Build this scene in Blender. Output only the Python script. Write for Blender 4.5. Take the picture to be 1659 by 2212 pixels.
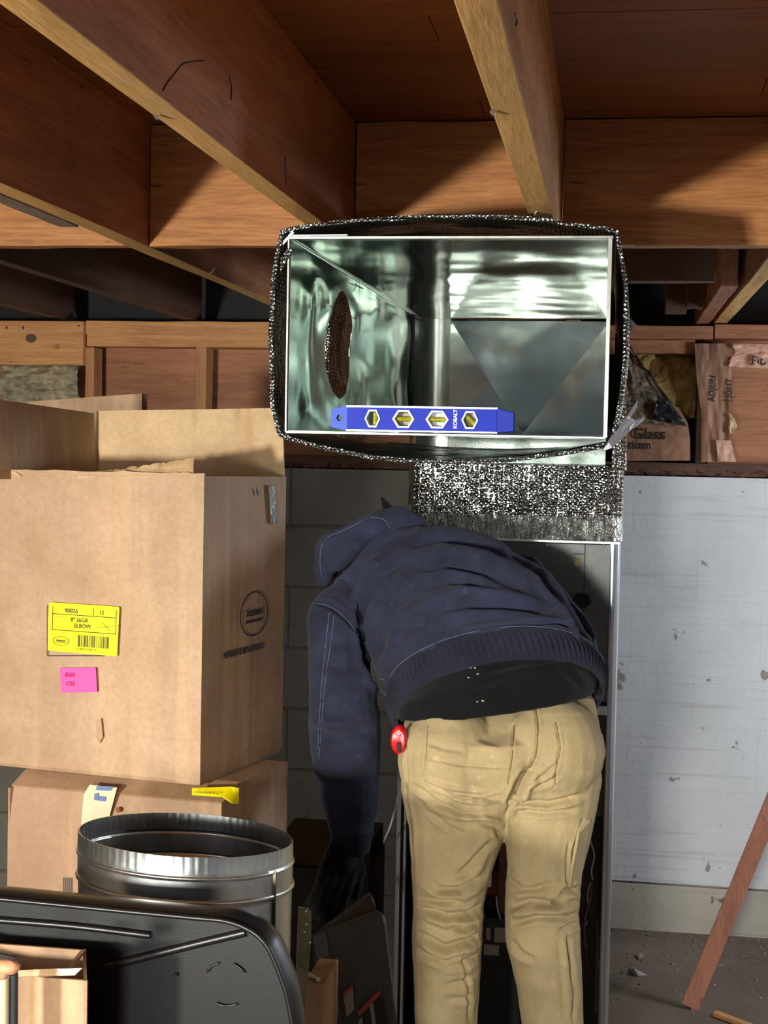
import bpy, bmesh, math, random
import numpy as np
from mathutils import Vector as V, Matrix
from math import sin, cos, pi, radians, sqrt, exp
random.seed(7)
for o in list(bpy.data.objects): bpy.data.objects.remove(o)
S = bpy.context.scene; COL = S.collection

# ------------------------------------------------------------------ camera
H = 1.55; FPX = 3200.; CX, CY = 829.5, 1106.
_ps, _p, _r = radians(8.67), radians(2.657), .0193
FW = V((-sin(_ps)*cos(_p), cos(_ps)*cos(_p), -sin(_p))); _R0 = V((cos(_ps), sin(_ps), 0)); _U0 = _R0.cross(FW)
RT = _R0*cos(_r) + _U0*sin(_r); UP = _U0*cos(_r) - _R0*sin(_r); EYE = V((0, 0, H))
cam = bpy.data.cameras.new('camera'); camo = bpy.data.objects.new('camera', cam); COL.objects.link(camo)
cam.sensor_fit = 'HORIZONTAL'; cam.sensor_width = 36; cam.lens = FPX/1659*36; cam.clip_start = .05
camo.matrix_world = Matrix(((RT.x, UP.x, -FW.x, 0), (RT.y, UP.y, -FW.y, 0), (RT.z, UP.z, -FW.z, H), (0, 0, 0, 1)))
S.camera = camo
def ray(x, y): return FW + RT*((x-CX)/FPX) - UP*((y-CY)/FPX)
def W(x, y, Y):                      # world point on the plane at distance Y
    d = ray(x, y); return EYE + d*(Y/d.y)
def WZ(x, y, Z):
    d = ray(x, y); return EYE + d*((Z-H)/d.z)

# ------------------------------------------------------------------ world, lights, exposure
S.view_settings.view_transform = 'Standard'; S.view_settings.look = 'None'
S.view_settings.exposure = 0.0; S.view_settings.gamma = 1; S.view_settings.use_curve_mapping = False
wd = bpy.data.worlds.new('world'); S.world = wd; wd.use_nodes = True
wd.node_tree.nodes['Background'].inputs[0].default_value = (.80, .90, 1.0, 1)
wd.node_tree.nodes['Background'].inputs[1].default_value = .20
def area(name, loc, target, size, power, col, sizey=None):
    l = bpy.data.lights.new(name, 'AREA'); l.energy = power; l.color = col; l.size = size
    if sizey: l.shape = 'RECTANGLE'; l.size_y = sizey
    o = bpy.data.objects.new(name, l); COL.objects.link(o); o.location = loc
    o.rotation_euler = (V(target)-V(loc)).to_track_quat('-Z', 'Y').to_euler(); return o
area('work_light', (-1.65, -.9, 1.24), (-.5, 3.0, 1.4), .18, 140, (1.0, .94, .83))
area('side_daylight', (1.75, 3.85, 1.50), (-.1, 4.4, 1.1), .4, 26, (.80, .89, 1.0))
fl = area('added_leg_beam', (-.48, -.9, 1.15), (-.25, 2.8, .55), .28, 6.0, (1.0, .96, .88)); fl.data.spread = radians(46)  # narrow fill beam added to light the trousers while sparing the ceiling boards
area('added_front_fill', (-1.5, -1.2, 1.65), (-.5, 3, 1.2), .8, 16, (.93, .97, 1.0))  # soft fill added behind the camera for the front faces

# ------------------------------------------------------------------ materials
def hx(h, a=1):
    h = h.lstrip('#'); c = [int(h[i:i+2], 16)/255 for i in (0, 2, 4)]
    return tuple(x/12.92 if x <= .04045 else ((x+.055)/1.055)**2.4 for x in c)+(a,)
class NT:
    def __init__(s, name):
        s.m = bpy.data.materials.new(name); s.m.use_nodes = True; s.t = s.m.node_tree; s.b = s.t.nodes['Principled BSDF']
        tc = s.n('ShaderNodeTexCoord'); s.co = tc.outputs['Object']
    def n(s, k, **kw):
        x = s.t.nodes.new(k)
        for a, b in kw.items(): setattr(x, a, b)
        return x
    def l(s, a, b): s.t.links.new(a, b)
    def map(s, sc, rot=(0, 0, 0)):
        m = s.n('ShaderNodeMapping'); m.inputs['Scale'].default_value = sc; m.inputs['Rotation'].default_value = rot
        s.l(s.co, m.inputs[0]); return m.outputs[0]
    def noise(s, co, sc, det=4, rough=.55, dist=0):
        x = s.n('ShaderNodeTexNoise'); x.inputs['Scale'].default_value = sc; x.inputs['Detail'].default_value = det
        x.inputs['Roughness'].default_value = rough; x.inputs['Distortion'].default_value = dist
        s.l(co, x.inputs['Vector']); return x.outputs[0]
    def voro(s, co, sc, feature='F1', rnd=1, out=0):
        x = s.n('ShaderNodeTexVoronoi', feature=feature); x.inputs['Scale'].default_value = sc; x.inputs['Randomness'].default_value = rnd
        s.l(co, x.inputs['Vector']); return x.outputs[out]
    def ramp(s, f, stops):
        r = s.n('ShaderNodeValToRGB'); e = r.color_ramp.elements
        while len(e) < len(stops): e.new(.5)
        for i, (p, c) in enumerate(stops): e[i].position = p; e[i].color = c if len(c) == 4 else tuple(c)+(1,)
        s.l(f, r.inputs[0]); return r.outputs[0]
    def mix(s, f, a, b, mode='MIX'):
        m = s.n('ShaderNodeMix', data_type='RGBA', blend_type=mode)
        if isinstance(f, (int, float)): m.inputs[0].default_value = f
        else: s.l(f, m.inputs[0])
        for i, x in ((6, a), (7, b)):
            if isinstance(x, tuple): m.inputs[i].default_value = x
            else: s.l(x, m.inputs[i])
        return m.outputs[2]
    def bump(s, h, dist, strength=1, prev=None):
        b = s.n('ShaderNodeBump'); b.inputs['Strength'].default_value = strength; b.inputs['Distance'].default_value = dist
        s.l(h, b.inputs['Height'])
        if prev is not None: s.l(prev, b.inputs['Normal'])
        return b.outputs[0]
    def fin(s, col, rough=.6, metal=0, nrm=None, **kw):
        if isinstance(col, tuple): s.b.inputs['Base Color'].default_value = col
        else: s.l(col, s.b.inputs['Base Color'])
        if isinstance(rough, (int, float)): s.b.inputs['Roughness'].default_value = rough
        else: s.l(rough, s.b.inputs['Roughness'])
        s.b.inputs['Metallic'].default_value = metal
        if nrm is not None: s.l(nrm, s.b.inputs['Normal'])
        for k, v in kw.items(): s.b.inputs[k.replace('_', ' ')].default_value = v
        return s.m
def wood(name, dark, light, axis='Y', knot=.09, rough=.65, stain='#2e1c12', island=0.0):
    t = NT(name); sc = {'X': (1, 14, 14), 'Y': (14, 1, 14), 'Z': (14, 14, 1)}[axis]
    c = t.map(sc); g = t.noise(c, 3.2, 8, .6, .6); g2 = t.noise(c, 14, 3, .7, .3)
    col = t.ramp(g, [(.3, hx(dark)), (.72, hx(light))])
    col = t.mix(.35, col, t.ramp(g2, [(.35, hx(dark)), (.62, hx(light))]))
    big = t.noise(t.map({'X': (.5, 2, 2), 'Y': (2, .5, 2), 'Z': (2, 2, .5)}[axis]), 2.2, 4, .6)
    col = t.mix(t.ramp(big, [(.5, (0, 0, 0)), (.78, (.55, .55, .55))]), col, hx(stain))
    k = t.voro(t.map({'X': (1, 3, 3), 'Y': (3, 1, 3), 'Z': (3, 3, 1)}[axis]), 2.1)
    col = t.mix(t.ramp(k, [(0, (.75, .75, .75)), (knot, (.0, .0, .0))]), col, hx('#1c100a'))
    sp = t.noise(t.map({'X': (2, 9, 9), 'Y': (9, 2, 9), 'Z': (9, 9, 2)}[axis]), 5, 2, .5)
    col = t.mix(t.ramp(sp, [(.70, (0, 0, 0)), (.76, (.6, .6, .6))]), col, hx('#20140c'))
    if island:
        gi = t.n('ShaderNodeNewGeometry'); col = t.mix(island, col, t.ramp(gi.outputs['Random Per Island'], [(0, hx(dark)), (1, hx(light))]))
    return t.fin(col, rough, nrm=t.bump(g2, .0012, .8, t.bump(g, .002, .6)))
def card(name, c, c2, axis='Z'):
    t = NT(name); cor = t.noise(t.map((160, 160, 1.2) if axis == 'Z' else (1.2, 1.2, 160)), 1, 2, .5)
    fl = t.noise(t.map((14, 14, .5)), 1, 3, .6)
    b = t.noise(t.co, 7, 5, .6); f = t.noise(t.co, 90, 3, .7)
    col = t.ramp(b, [(.3, hx(c)), (.7, hx(c2))]); col = t.mix(t.ramp(fl, [(.52, (0, 0, 0)), (.6, (.22, .22, .22))]), col, hx('#ddb98a'))
    col = t.mix(t.ramp(f, [(.3, (.18, .18, .18)), (.6, (0, 0, 0))]), col, hx('#6f4f30'))
    return t.fin(col, .62, nrm=t.bump(fl, .004, .35, t.bump(cor, .0012, .3, t.bump(b, .004, .5))))
def cloth(name, a, b, weave=900, bumpd=.004, wear=None):
    t = NT(name); n1 = t.noise(t.co, 9, 5, .65); n2 = t.noise(t.co, 45, 4, .6); n3 = t.noise(t.co, weave, 2, .5)
    col = t.ramp(n1, [(.32, hx(a)), (.68, hx(b))])
    col = t.mix(t.ramp(n3, [(.35, (.28, .28, .28)), (.6, (0, 0, 0))]), col, hx(a), 'MULTIPLY')
    if wear: col = t.mix(t.ramp(n2, [(.62, (0, 0, 0)), (.75, (.35, .35, .35))]), col, hx(wear))
    m = t.fin(col, .92, Specular_IOR_Level=.15, nrm=t.bump(n3, .0008, .5, t.bump(n2, bumpd, .55, t.bump(n1, bumpd*3, .35))))
    t.b.inputs['Sheen Weight'].default_value = .05; t.b.inputs['Sheen Roughness'].default_value = .6
    return m
def metal(name, a, b, rough=.22, warp=.0, spangle=0, dirt=0):
    t = NT(name); n1 = t.noise(t.co, 2.6, 2, .5); n2 = t.noise(t.co, 40, 4, .7)
    col = t.ramp(n1, [(.3, hx(a)), (.7, hx(b))])
    r = t.n('ShaderNodeMapRange'); r.inputs[3].default_value = rough*.75; r.inputs[4].default_value = rough*1.35; t.l(n2, r.inputs[0])
    nr = t.bump(n1, warp, 1) if warp else None
    if spangle:
        v = t.n('ShaderNodeRGBToBW'); t.l(t.voro(t.map((1, 1, .7)), spangle, out=1), v.inputs[0]); col = t.mix(.22, col, v.outputs[0], 'OVERLAY')
    if dirt: col = t.mix(t.ramp(n2, [(.5, (0, 0, 0)), (.8, (dirt, dirt, dirt))]), col, hx('#3a332a'))
    return t.fin(col, r.outputs[0], 1, nr)
def flat(name, c, rough=.5, metal=0, bump=0, bs=60, c2=None, **kw):
    t = NT(name); n = t.noise(t.co, bs, 4, .6)
    col = t.ramp(n, [(.3, hx(c)), (.7, hx(c2 or c))])
    return t.fin(col, rough, metal, t.bump(n, bump, .6) if bump else None, **kw)
M = {}
M['joist'] = wood('joist_wood', '#8f5c30', '#d49c5c', 'Y', .05)
M['joist_red'] = wood('joist_wood_red', '#845037', '#b98058', 'Y', .05)
M['planed_lit'] = wood('planed_lit_underside', '#b8843e', '#ecc07c', 'Y', .05)  # yellower planed wood, with lamp light on the undersides painted in
M['block'] = wood('blocking_wood', '#8a5229', '#cf9153', 'X', .07)
M['deck'] = wood('deck_wood', '#7a4722', '#b5763f', 'X', .10, island=.25)
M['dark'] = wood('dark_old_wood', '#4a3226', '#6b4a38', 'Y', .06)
M['plate'] = wood('plate_wood', '#a8703e', '#e0a668', 'X', .09, stain='#5a3418')
M['stud'] = wood('stud_wood', '#8a5a34', '#c4905a', 'Z', .06)
M['ply'] = wood('plywood_sheathing', '#8c563a', '#be845c', 'X', .04, stain='#55301f')
M['sill'] = wood('mudsill_wood', '#3a241a', '#6e4a36', 'X', .1)
M['grey_wood'] = wood('grey_wood', '#6e5f52', '#9c8a78', 'Y', .04)
M['stake'] = wood('stake_wood', '#8a5540', '#b87a60', 'Z', .03, stain='#6a4030')
M['card'] = card('cardboard', '#a88a68', '#c0a284'); M['card2'] = card('cardboard_brown', '#9a7a5c', '#b09072')
M['card_in'] = card('cardboard_inner', '#c0a078', '#d8bc90')
M['navy'] = cloth('navy_duck_cloth', '#222533', '#343950', wear='#4a5068'); M['rib'] = cloth('navy_rib_knit', '#191b28', '#282b3a')
M['black_knit'] = cloth('black_fleece', '#0a0b0c', '#131415', 500); M['glove'] = cloth('black_glove', '#0c0d0f', '#18191c', 300)
M['tan'] = cloth('tan_canvas', '#a4946e', '#bcaa82', 800, .003, wear='#dcc692'); M['seam'] = cloth('tan_seam', '#7d6638', '#94794a')
M['navyseam'] = flat('navy_thread', '#555d78', .8)
M['galv'] = metal('galvanised_steel', '#8e9a92', '#a8b4ac', .11, .013, 0)
M['galv_out'] = metal('galvanised_pipe', '#b8bec0', '#d8dcdc', .30, .002, 34)
M['bracket'] = metal('old_galvanised', '#8a8672', '#a8a288', .35, .002, 40, .5)
M['edge'] = metal('bright_sheet_edge', '#d8dcd6', '#f0f2ee', .3)
M['furn'] = flat('furnace_paint', '#5a5d5c', .36, .35, .0004, 120, '#666968'); M['furn_l'] = flat('furnace_side', '#b4bac2', .22, .8, .001, 6, '#c6ccd2')
M['furn_dk'] = flat('grey_door_paint', '#4c4a46', .42, .2, .0004, 120, '#565450')
M['inside'] = flat('dark_interior', '#1a1c20', .6, 0, .001, 20, '#26282c')
M['plastic'] = flat('black_plastic', '#0e1012', .36, 0, .0002, 420, '#141618'); M['blackm'] = flat('black', '#060607', .7)
M['blue'] = flat('blue_level_body', '#0c2cb8', .5, Specular_IOR_Level=.2); M['blue_l'] = flat('pale_blue_cap', '#4a68d4', .5, Specular_IOR_Level=.2); M['blue_d'] = flat('blue_cap', '#082aa8', .45, Specular_IOR_Level=.2)
M['white'] = flat('white_plastic', '#e4e8f4', .35); M['alu'] = flat('milled_aluminium', '#ccc8d4', .3, .8)
M['yellow'] = flat('yellow_label', '#fdf100', .5); M['pink'] = flat('pink_label', '#ff58a8', .5); M['ink'] = flat('black_ink', '#24221c', .6)
M['ink_y'] = flat('olive_ink', '#5c5a10', .6); M['magenta_ink'] = flat('magenta_ink', '#b0005c', .6); M['violet_ink'] = flat('violet_ink', '#382f36', .6)
M['tape'] = flat('cream_tape', '#d2c4a0', .4, 0, .001, 30, '#dccfae'); M['blue_ink'] = flat('blue_ink', '#6076a8', .6); M['orange'] = flat('orange_label', '#b4492c', .5)
M['label'] = flat('grey_label', '#8f8c82', .5, 0, 0, 80, '#9c998e'); M['red'] = flat('red_plastic', '#c8141c', .3)
M['vial'] = flat('vial_fluid', '#b8b81c', .15, Transmission_Weight=.35); M['amber'] = flat('amber_dot', '#9a5c38', .3)
M['pinknail'] = flat('nail_steel', '#b8b4ac', .35, .9); M['skin'] = flat('skin', '#c08c70', .55); M['hair'] = flat('brown_hair', '#3a2618', .7)
M['boot'] = flat('brown_boot', '#4a2f1c', .6, 0, .002, 60, '#5a3c26'); M['wire_b'] = flat('brown_wire', '#6e4c38', .5); M['wire_w'] = flat('white_wire', '#c8ccd0', .45)
M['maroon'] = flat('maroon_valve', '#701420', .45); M['wax'] = flat('pale_sheet', '#c8ccc8', .4, 0, .002, 40)
# kraft, fibreglass, concrete
t = NT('kraft_paper'); n = t.noise(t.co, 18, 5, .6); n2 = t.noise(t.co, 4, 3, .6)
M['kraft'] = t.fin(t.ramp(n2, [(.3, hx('#7c5842')), (.7, hx('#a67a5c'))]), .6, nrm=t.bump(n, .01, .6))
t = NT('dirty_kraft'); n = t.noise(t.co, 26, 6, .7, 1.2); n2 = t.noise(t.co, 5, 3, .6)
M['kraft_dirty'] = t.fin(t.ramp(n, [(.36, hx('#2a231e')), (.52, hx('#7c6a56')), (.68, hx('#b09c80'))]), .8, nrm=t.bump(n, .02, .8))
t = NT('pink_kraft'); n = t.noise(t.co, 20, 3, .6); M['kraft_pink'] = t.fin(t.ramp(n, [(.3, hx('#c0917a')), (.7, hx('#e0b49c'))]), .6, nrm=t.bump(n, .006, .6))
t = NT('fibreglass_wool'); n = t.noise(t.co, 16, 8, .72, .8); n2 = t.noise(t.co, 140, 3, .7)
M['wool'] = t.fin(t.ramp(n, [(.3, hx('#7a5a26')), (.5, hx('#c4a05a')), (.7, hx('#e6d498'))]), .95, nrm=t.bump(n2, .004, .8, t.bump(n, .03, .9)))
def concrete(name, a, b, blk=True, speck='#6a5f50', rough=.8):
    t = NT(name); n = t.noise(t.co, 1.7, 6, .62); n2 = t.noise(t.co, 60, 4, .7); s = t.noise(t.co, 13, 3, .5)
    col = t.ramp(n, [(.3, hx(a)), (.7, hx(b))]); col = t.mix(t.ramp(s, [(.685, (0, 0, 0)), (.71, (.8, .8, .8))]), col, hx(speck))
    st = t.noise(t.map((1.2, 1, 30)), 1.5, 3, .6); col = t.mix(t.ramp(st, [(.58, (0, 0, 0)), (.72, (.3, .3, .3))]), col, hx(speck))
    nr = t.bump(n2, .0015, .6, t.bump(n, .01, .6))
    if blk:
        mp = t.n('ShaderNodeMapping'); mp.inputs['Rotation'].default_value = (radians(90), 0, 0); mp.inputs['Location'].default_value = (.235, 0, -.085)
        # swap so that brick rows run up the wall
        cx = t.n('ShaderNodeSeparateXYZ'); cb = t.n('ShaderNodeCombineXYZ'); t.l(t.co, cx.inputs[0]); ad = t.n('ShaderNodeMath'); ad.inputs[1].default_value = .03 if blk is True else blk
        t.l(cx.outputs[0], ad.inputs[0]); t.l(ad.outputs[0], cb.inputs[0]); az = t.n('ShaderNodeMath'); az.inputs[1].default_value = -.052; t.l(cx.outputs[2], az.inputs[0]); t.l(az.outputs[0], cb.inputs[1])
        br = t.n('ShaderNodeTexBrick'); br.inputs['Scale'].default_value = 1; br.inputs['Brick Width'].default_value = .4064; br.inputs['Row Height'].default_value = .2032
        br.inputs['Mortar Size'].default_value = .006; br.inputs['Mortar Smooth'].default_value = .3; t.l(cb.outputs[0], br.inputs['Vector'])
        br.inputs['Color1'].default_value = (.9, .9, .9, 1); br.inputs['Color2'].default_value = (1, 1, 1, 1); br.inputs['Mortar'].default_value = (.68, .66, .62, 1)
        col = t.mix(1.0 if rough > .75 else .10, col, br.outputs[0], 'MULTIPLY'); inv = t.ramp(br.outputs[1], [(0, (1, 1, 1)), (1, (0, 0, 0))])
        nr = t.bump(inv, .004, .7 if rough > .75 else .08, nr)
    return t.fin(col, rough, nrm=nr)
M['cmu'] = concrete('block_wall', '#69645a', '#868074', True); M['cmu_white'] = concrete('painted_block_wall', '#c8cccc', '#e2e6e8', .13, '#7a7164', .7)
M['floor'] = concrete('dusty_floor', '#4a3f36', '#756859', False, '#a89a88'); M['grime'] = concrete('wall_footing', '#a09a8e', '#c2bcae', False, '#4a3c30')
# foil bubble wrap: rows of bubbles pressed in metal film
def foil(name, sc, a='#a8aaa6', depth=.005, rough=.09):
    t = NT(name); cr = t.noise(t.co, 22, 4, .6, .6); v = t.voro(t.map((1, .6, 1.1)), sc, 'F1', .28); cr2 = t.noise(t.map((20, 20, 5)), 3, 3, .6)
    inv = t.ramp(v, [(.0, (1, 1, 1)), (.45, (.55, .55, .55)), (.62, (0, 0, 0))])
    return t.fin(hx(a), rough, 1, t.bump(inv, depth, 1, t.bump(cr, .02, .6, t.bump(cr2, .006, .4))))
M['foil'] = foil('bubble_foil', 88); M['foil_edge'] = foil('bubble_foil_edge', 130, '#9fb0b4', .003, .2)
t = NT('crinkled_foil_tape'); cr = t.noise(t.map((1.6, 1.6, .5)), 38, 5, .62, .8)
M['foiltape'] = t.fin(hx('#a4a8a6'), .12, 1, t.bump(cr, .02, 1))
t = NT('grey_foil_tape'); cr = t.noise(t.co, 30, 3, .5); M['greytape'] = t.fin(hx('#9a9ea6'), .45, .6, t.bump(cr, .004, .6))

# ------------------------------------------------------------------ helpers
def off(o):
    v = V((0, 0, 0))
    while o: v += o.location; o = o.parent
    return v
def link(name, me, m, parent=None, origin=None, smooth=None):
    o = bpy.data.objects.new(name, me); COL.objects.link(o)
    if parent is not None: me.transform(Matrix.Translation(-off(parent))); o.parent = parent
    elif origin is not None: me.transform(Matrix.Translation(-V(origin))); o.location = origin
    for x in (m if isinstance(m, (list, tuple)) else [m]): me.materials.append(x)
    if smooth is not None:
        me.polygons.foreach_set('use_smooth', [True]*len(me.polygons))
        if smooth: me.set_sharp_from_angle(angle=radians(smooth))
    return o
def thing(name, label, cat, loc, group=None):
    o = bpy.data.objects.new(name, None); COL.objects.link(o); o.location = loc; o.empty_display_size = .05
    return tag(o, label, cat, group)
def tag(o, label, cat, group=None, kind=None):
    o['label'] = label; o['category'] = cat
    if group: o['group'] = group
    if kind: o['kind'] = kind
    return o
def struct(o): o['kind'] = 'structure'; return o
class MB:
    def __init__(s): s.v = []; s.f = []; s.mi = []
    def add(s, vs, fs, mi=0):
        n = len(s.v); s.v += [tuple(x) for x in vs]; s.f += [tuple(i+n for i in f) for f in fs]; s.mi += [mi]*len(fs); return s
    def box(s, a, b, mi=0):
        x0, y0, z0 = a; x1, y1, z1 = b
        return s.add([(x0, y0, z0), (x1, y0, z0), (x1, y1, z0), (x0, y1, z0), (x0, y0, z1), (x1, y0, z1), (x1, y1, z1), (x0, y1, z1)],
                     [(0, 3, 2, 1), (4, 5, 6, 7), (0, 1, 5, 4), (1, 2, 6, 5), (2, 3, 7, 6), (3, 0, 4, 7)], mi)
    def obox(s, c, X, Y, Z, mi=0):       # oriented box from corner c with edge vectors
        c, X, Y, Z = V(c), V(X), V(Y), V(Z)
        vs = [c, c+X, c+X+Y, c+Y, c+Z, c+X+Z, c+X+Y+Z, c+Y+Z]
        fs = [(0, 3, 2, 1), (4, 5, 6, 7), (0, 1, 5, 4), (1, 2, 6, 5), (2, 3, 7, 6), (3, 0, 4, 7)]
        if X.cross(Y).dot(Z) < 0: fs = [f[::-1] for f in fs]
        return s.add(vs, fs, mi)
    def plate(s, pts, th, mi=0):         # polygon with thickness
        pts = [V(p) for p in pts]; n = len(pts); nm = V((0, 0, 0))
        for i in range(n): nm += pts[i].cross(pts[(i+1) % n])
        nm.normalize(); back = [p-nm*th for p in pts]
        return s.add(pts+back, [tuple(range(n)), tuple(range(2*n-1, n-1, -1))]+[(i, n+i, n+(i+1) % n, (i+1) % n) for i in range(n)], mi)
    def ring(s, rings, closed=True, capa=True, capb=True, mi=0):
        k = len(rings[0]); vs = [p for r in rings for p in r]; fs = []
        for i in range(len(rings)-1):
            for j in range(k if closed else k-1):
                a, b = i*k+j, i*k+(j+1) % k; fs.append((a, b, b+k, a+k))
        if capa: fs.append(tuple(range(k-1, -1, -1)))
        if capb: fs.append(tuple(range((len(rings)-1)*k, len(rings)*k)))
        return s.add(vs, fs, mi)
    def tube(s, pts, r, k=8, mi=0):
        pts = [V(p) for p in pts]; rs = r if isinstance(r, (list, tuple)) else [r]*len(pts); rings = []; pu = None
        for i, p in enumerate(pts):
            d = (pts[min(i+1, len(pts)-1)]-pts[max(i-1, 0)]).normalized()
            u = (pu - d*pu.dot(d)) if pu else d.cross(V((0, 0, 1)) if abs(d.z) < .9 else V((1, 0, 0)))
            u.normalize(); pu = u; w = d.cross(u)
            rings.append([p+(u*cos(2*pi*j/k)+w*sin(2*pi*j/k))*rs[i] for j in range(k)])
        return s.ring(rings, mi=mi)
    def sphere(s, c, r, k=14, mi=0, sq=(1, 1, 1)):
        c = V(c); rings = []
        for i in range(1, k//2):
            a = pi*i/(k//2); rings.append([c+V((cos(2*pi*j/k)*sin(a)*r*sq[0], sin(2*pi*j/k)*sin(a)*r*sq[1], -cos(a)*r*sq[2])) for j in range(k)])
        return s.ring(rings, mi=mi)
    def limb(s, nodes, k=14):            # tapered chain of cones and balls
        for i, (p, r) in enumerate(nodes):
            s.sphere(p, r, k)
            if i: s.tube([nodes[i-1][0], p], [nodes[i-1][1], r], k)
        return s
    def loft(s, secs, k=28):             # secs: (centre, half-axis u, half-axis v)
        rings = []
        for c, u, w in secs: rings.append([V(c)+V(u)*cos(2*pi*j/k)+V(w)*sin(2*pi*j/k) for j in range(k)])
        return s.ring(rings)
    def sheet(s, fn, nu, nv, th, mi=0):
        P = [[V(fn(i/nu, j/nv)) for i in range(nu+1)] for j in range(nv+1)]; Q = []
        for j in range(nv+1):
            row = []
            for i in range(nu+1):
                du = P[j][min(i+1, nu)]-P[j][max(i-1, 0)]; dv = P[min(j+1, nv)][i]-P[max(j-1, 0)][i]; n = du.cross(dv).normalized(); row.append(P[j][i]+n*th)
            Q.append(row)
        k = nu+1; N = k*(nv+1); vs = [p for r in P for p in r]+[p for r in Q for p in r]; fs = []
        for j in range(nv):
            for i in range(nu):
                a = j*k+i; fs.append((a, a+k, a+k+1, a+1)); fs.append((a+N, a+1+N, a+k+1+N, a+k+N))
        bd = [i for i in range(nu)]+[j*k+nu for j in range(nv)]+[nv*k+i for i in range(nu, 0, -1)]+[j*k for j in range(nv, 0, -1)]
        for x in range(len(bd)): a, b = bd[x], bd[(x+1) % len(bd)]; fs.append((a, b, b+N, a+N))
        return s.add(vs, fs, mi)
    def mesh(s, name='m'):
        me = bpy.data.meshes.new(name); me.from_pydata(s.v, [], s.f)
        if any(s.mi): me.polygons.foreach_set('material_index', s.mi)
        bm = bmesh.new(); bm.from_mesh(me); bmesh.ops.recalc_face_normals(bm, faces=bm.faces); bm.to_mesh(me); bm.free(); me.update(); return me
    def build(s, name, m, parent=None, origin=None, smooth=None, bevel=0):
        o = link(name, s.mesh(name), m, parent, origin, smooth)
        if bevel: b = o.modifiers.new('bevel', 'BEVEL'); b.width = bevel; b.segments = 2; b.limit_method = 'ANGLE'; b.angle_limit = radians(40)
        return o
def evaluated(me, mods):
    o = bpy.data.objects.new('tmp', me); COL.objects.link(o)
    for k, kw in mods:
        m = o.modifiers.new(k, k)
        for a, b in kw.items(): setattr(m, a, b)
    bpy.context.view_layer.update(); r = bpy.data.meshes.new_from_object(o.evaluated_get(bpy.context.evaluated_depsgraph_get()))
    bpy.data.objects.remove(o); return r
def voxel(mb, size, it=4, disp=None):
    me = evaluated(mb.mesh(), [('REMESH', dict(mode='VOXEL', voxel_size=size)), ('SMOOTH', dict(factor=.5, iterations=it))])
    if disp:
        n = len(me.vertices); co = np.empty(n*3); no = np.empty(n*3); me.vertices.foreach_get('co', co); me.vertices.foreach_get('normal', no)
        co = co.reshape(-1, 3); no = no.reshape(-1, 3); co = co+no*disp(co, no)[:, None]; me.vertices.foreach_set('co', co.ravel()); me.update()
    return me
def cut(me, cutter):
    c = bpy.data.objects.new('cutter', cutter); COL.objects.link(c); c.hide_render = True
    r = evaluated(me, [('BOOLEAN', dict(object=c, operation='DIFFERENCE', solver='EXACT'))]); bpy.data.objects.remove(c); return r
def curve_pts(pts, n=6):                 # catmull-rom through points
    pts = [V(p) for p in pts]; P = [pts[0]]+pts+[pts[-1]]; out = []
    for i in range(1, len(P)-2):
        for k in range(n):
            t_ = k/n; a, b, c, d = P[i-1], P[i], P[i+1], P[i+2]
            out.append(.5*((2*b)+(c-a)*t_+(2*a-5*b+4*c-d)*t_*t_+(3*b-a-3*c+d)*t_**3))
    return out+[pts[-1]]
def text(body, size, org, xd, yd, m, parent, name='lettering', bold=0, sx=1, align='LEFT'):
    cu = bpy.data.curves.new('t', 'FONT'); cu.body = body; cu.size = size; cu.extrude = .00025; cu.offset = bold; cu.align_x = align; cu.align_y = 'CENTER'; cu.resolution_u = 3
    o = bpy.data.objects.new('t', cu); COL.objects.link(o); bpy.context.view_layer.update()
    me = bpy.data.meshes.new_from_object(o.evaluated_get(bpy.context.evaluated_depsgraph_get())); bpy.data.objects.remove(o)
    x = V(xd).normalized(); y = V(yd); y = (y-x*y.dot(x)).normalized(); z = x.cross(y); x = x*sx; org = V(org)+z*.0004
    me.transform(Matrix(((x.x, y.x, z.x, org.x), (x.y, y.y, z.y, org.y), (x.z, y.z, z.z, org.z), (0, 0, 0, 1))))
    return link(name, me, m, parent)
def hsh(x, y=0, z=0):
    v = sin(x*127.1+y*311.7+z*74.7)*43758.5453; return v-math.floor(v)
def snoise(x, y):
    xi, yi = math.floor(x), math.floor(y); fx, fy = x-xi, y-yi; fx = fx*fx*(3-2*fx); fy = fy*fy*(3-2*fy)
    a, b, c, d = hsh(xi, yi), hsh(xi+1, yi), hsh(xi, yi+1), hsh(xi+1, yi+1)
    return (a*(1-fx)+b*fx)*(1-fy)+(c*(1-fx)+d*fx)*fy-.5

# ================================================================== SETTING
YW = 4.79
m = MB(); m.box((-3.2, -1.5, -.1), (2.6, 5.2, 0)); struct(m.build('floor', M['floor']))
m = MB(); m.box((-3.2, YW, 0), (-.02, YW+.2, 1.462)); m.box((-.02, YW+.010, .0), (2.6, YW+.2, .156), 2); m.box((-.02, YW-.004, .156), (2.6, YW+.2, 1.462), 1)
# footing lip under the painted wall with a dark crack above it
def foot(u, v): return V((-.02+2.6*u, YW-.003-.006*(1-v)-.004*snoise(u*40, v*3), .148*v))
m.sheet(lambda u, v: foot(u, v), 60, 6, -.02, 2)
struct(m.build('wall_back', [M['cmu'], M['cmu_white'], M['grime']]))
m = MB(); m.box((-3.2, -.2, 0), (-3.1, YW, 2.2)); struct(m.build('wall_left', M['cmu']))
m = MB(); m.box((2.5, -.2, 0), (2.6, YW, 2.2)); struct(m.build('wall_right', M['cmu_white']))
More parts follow.
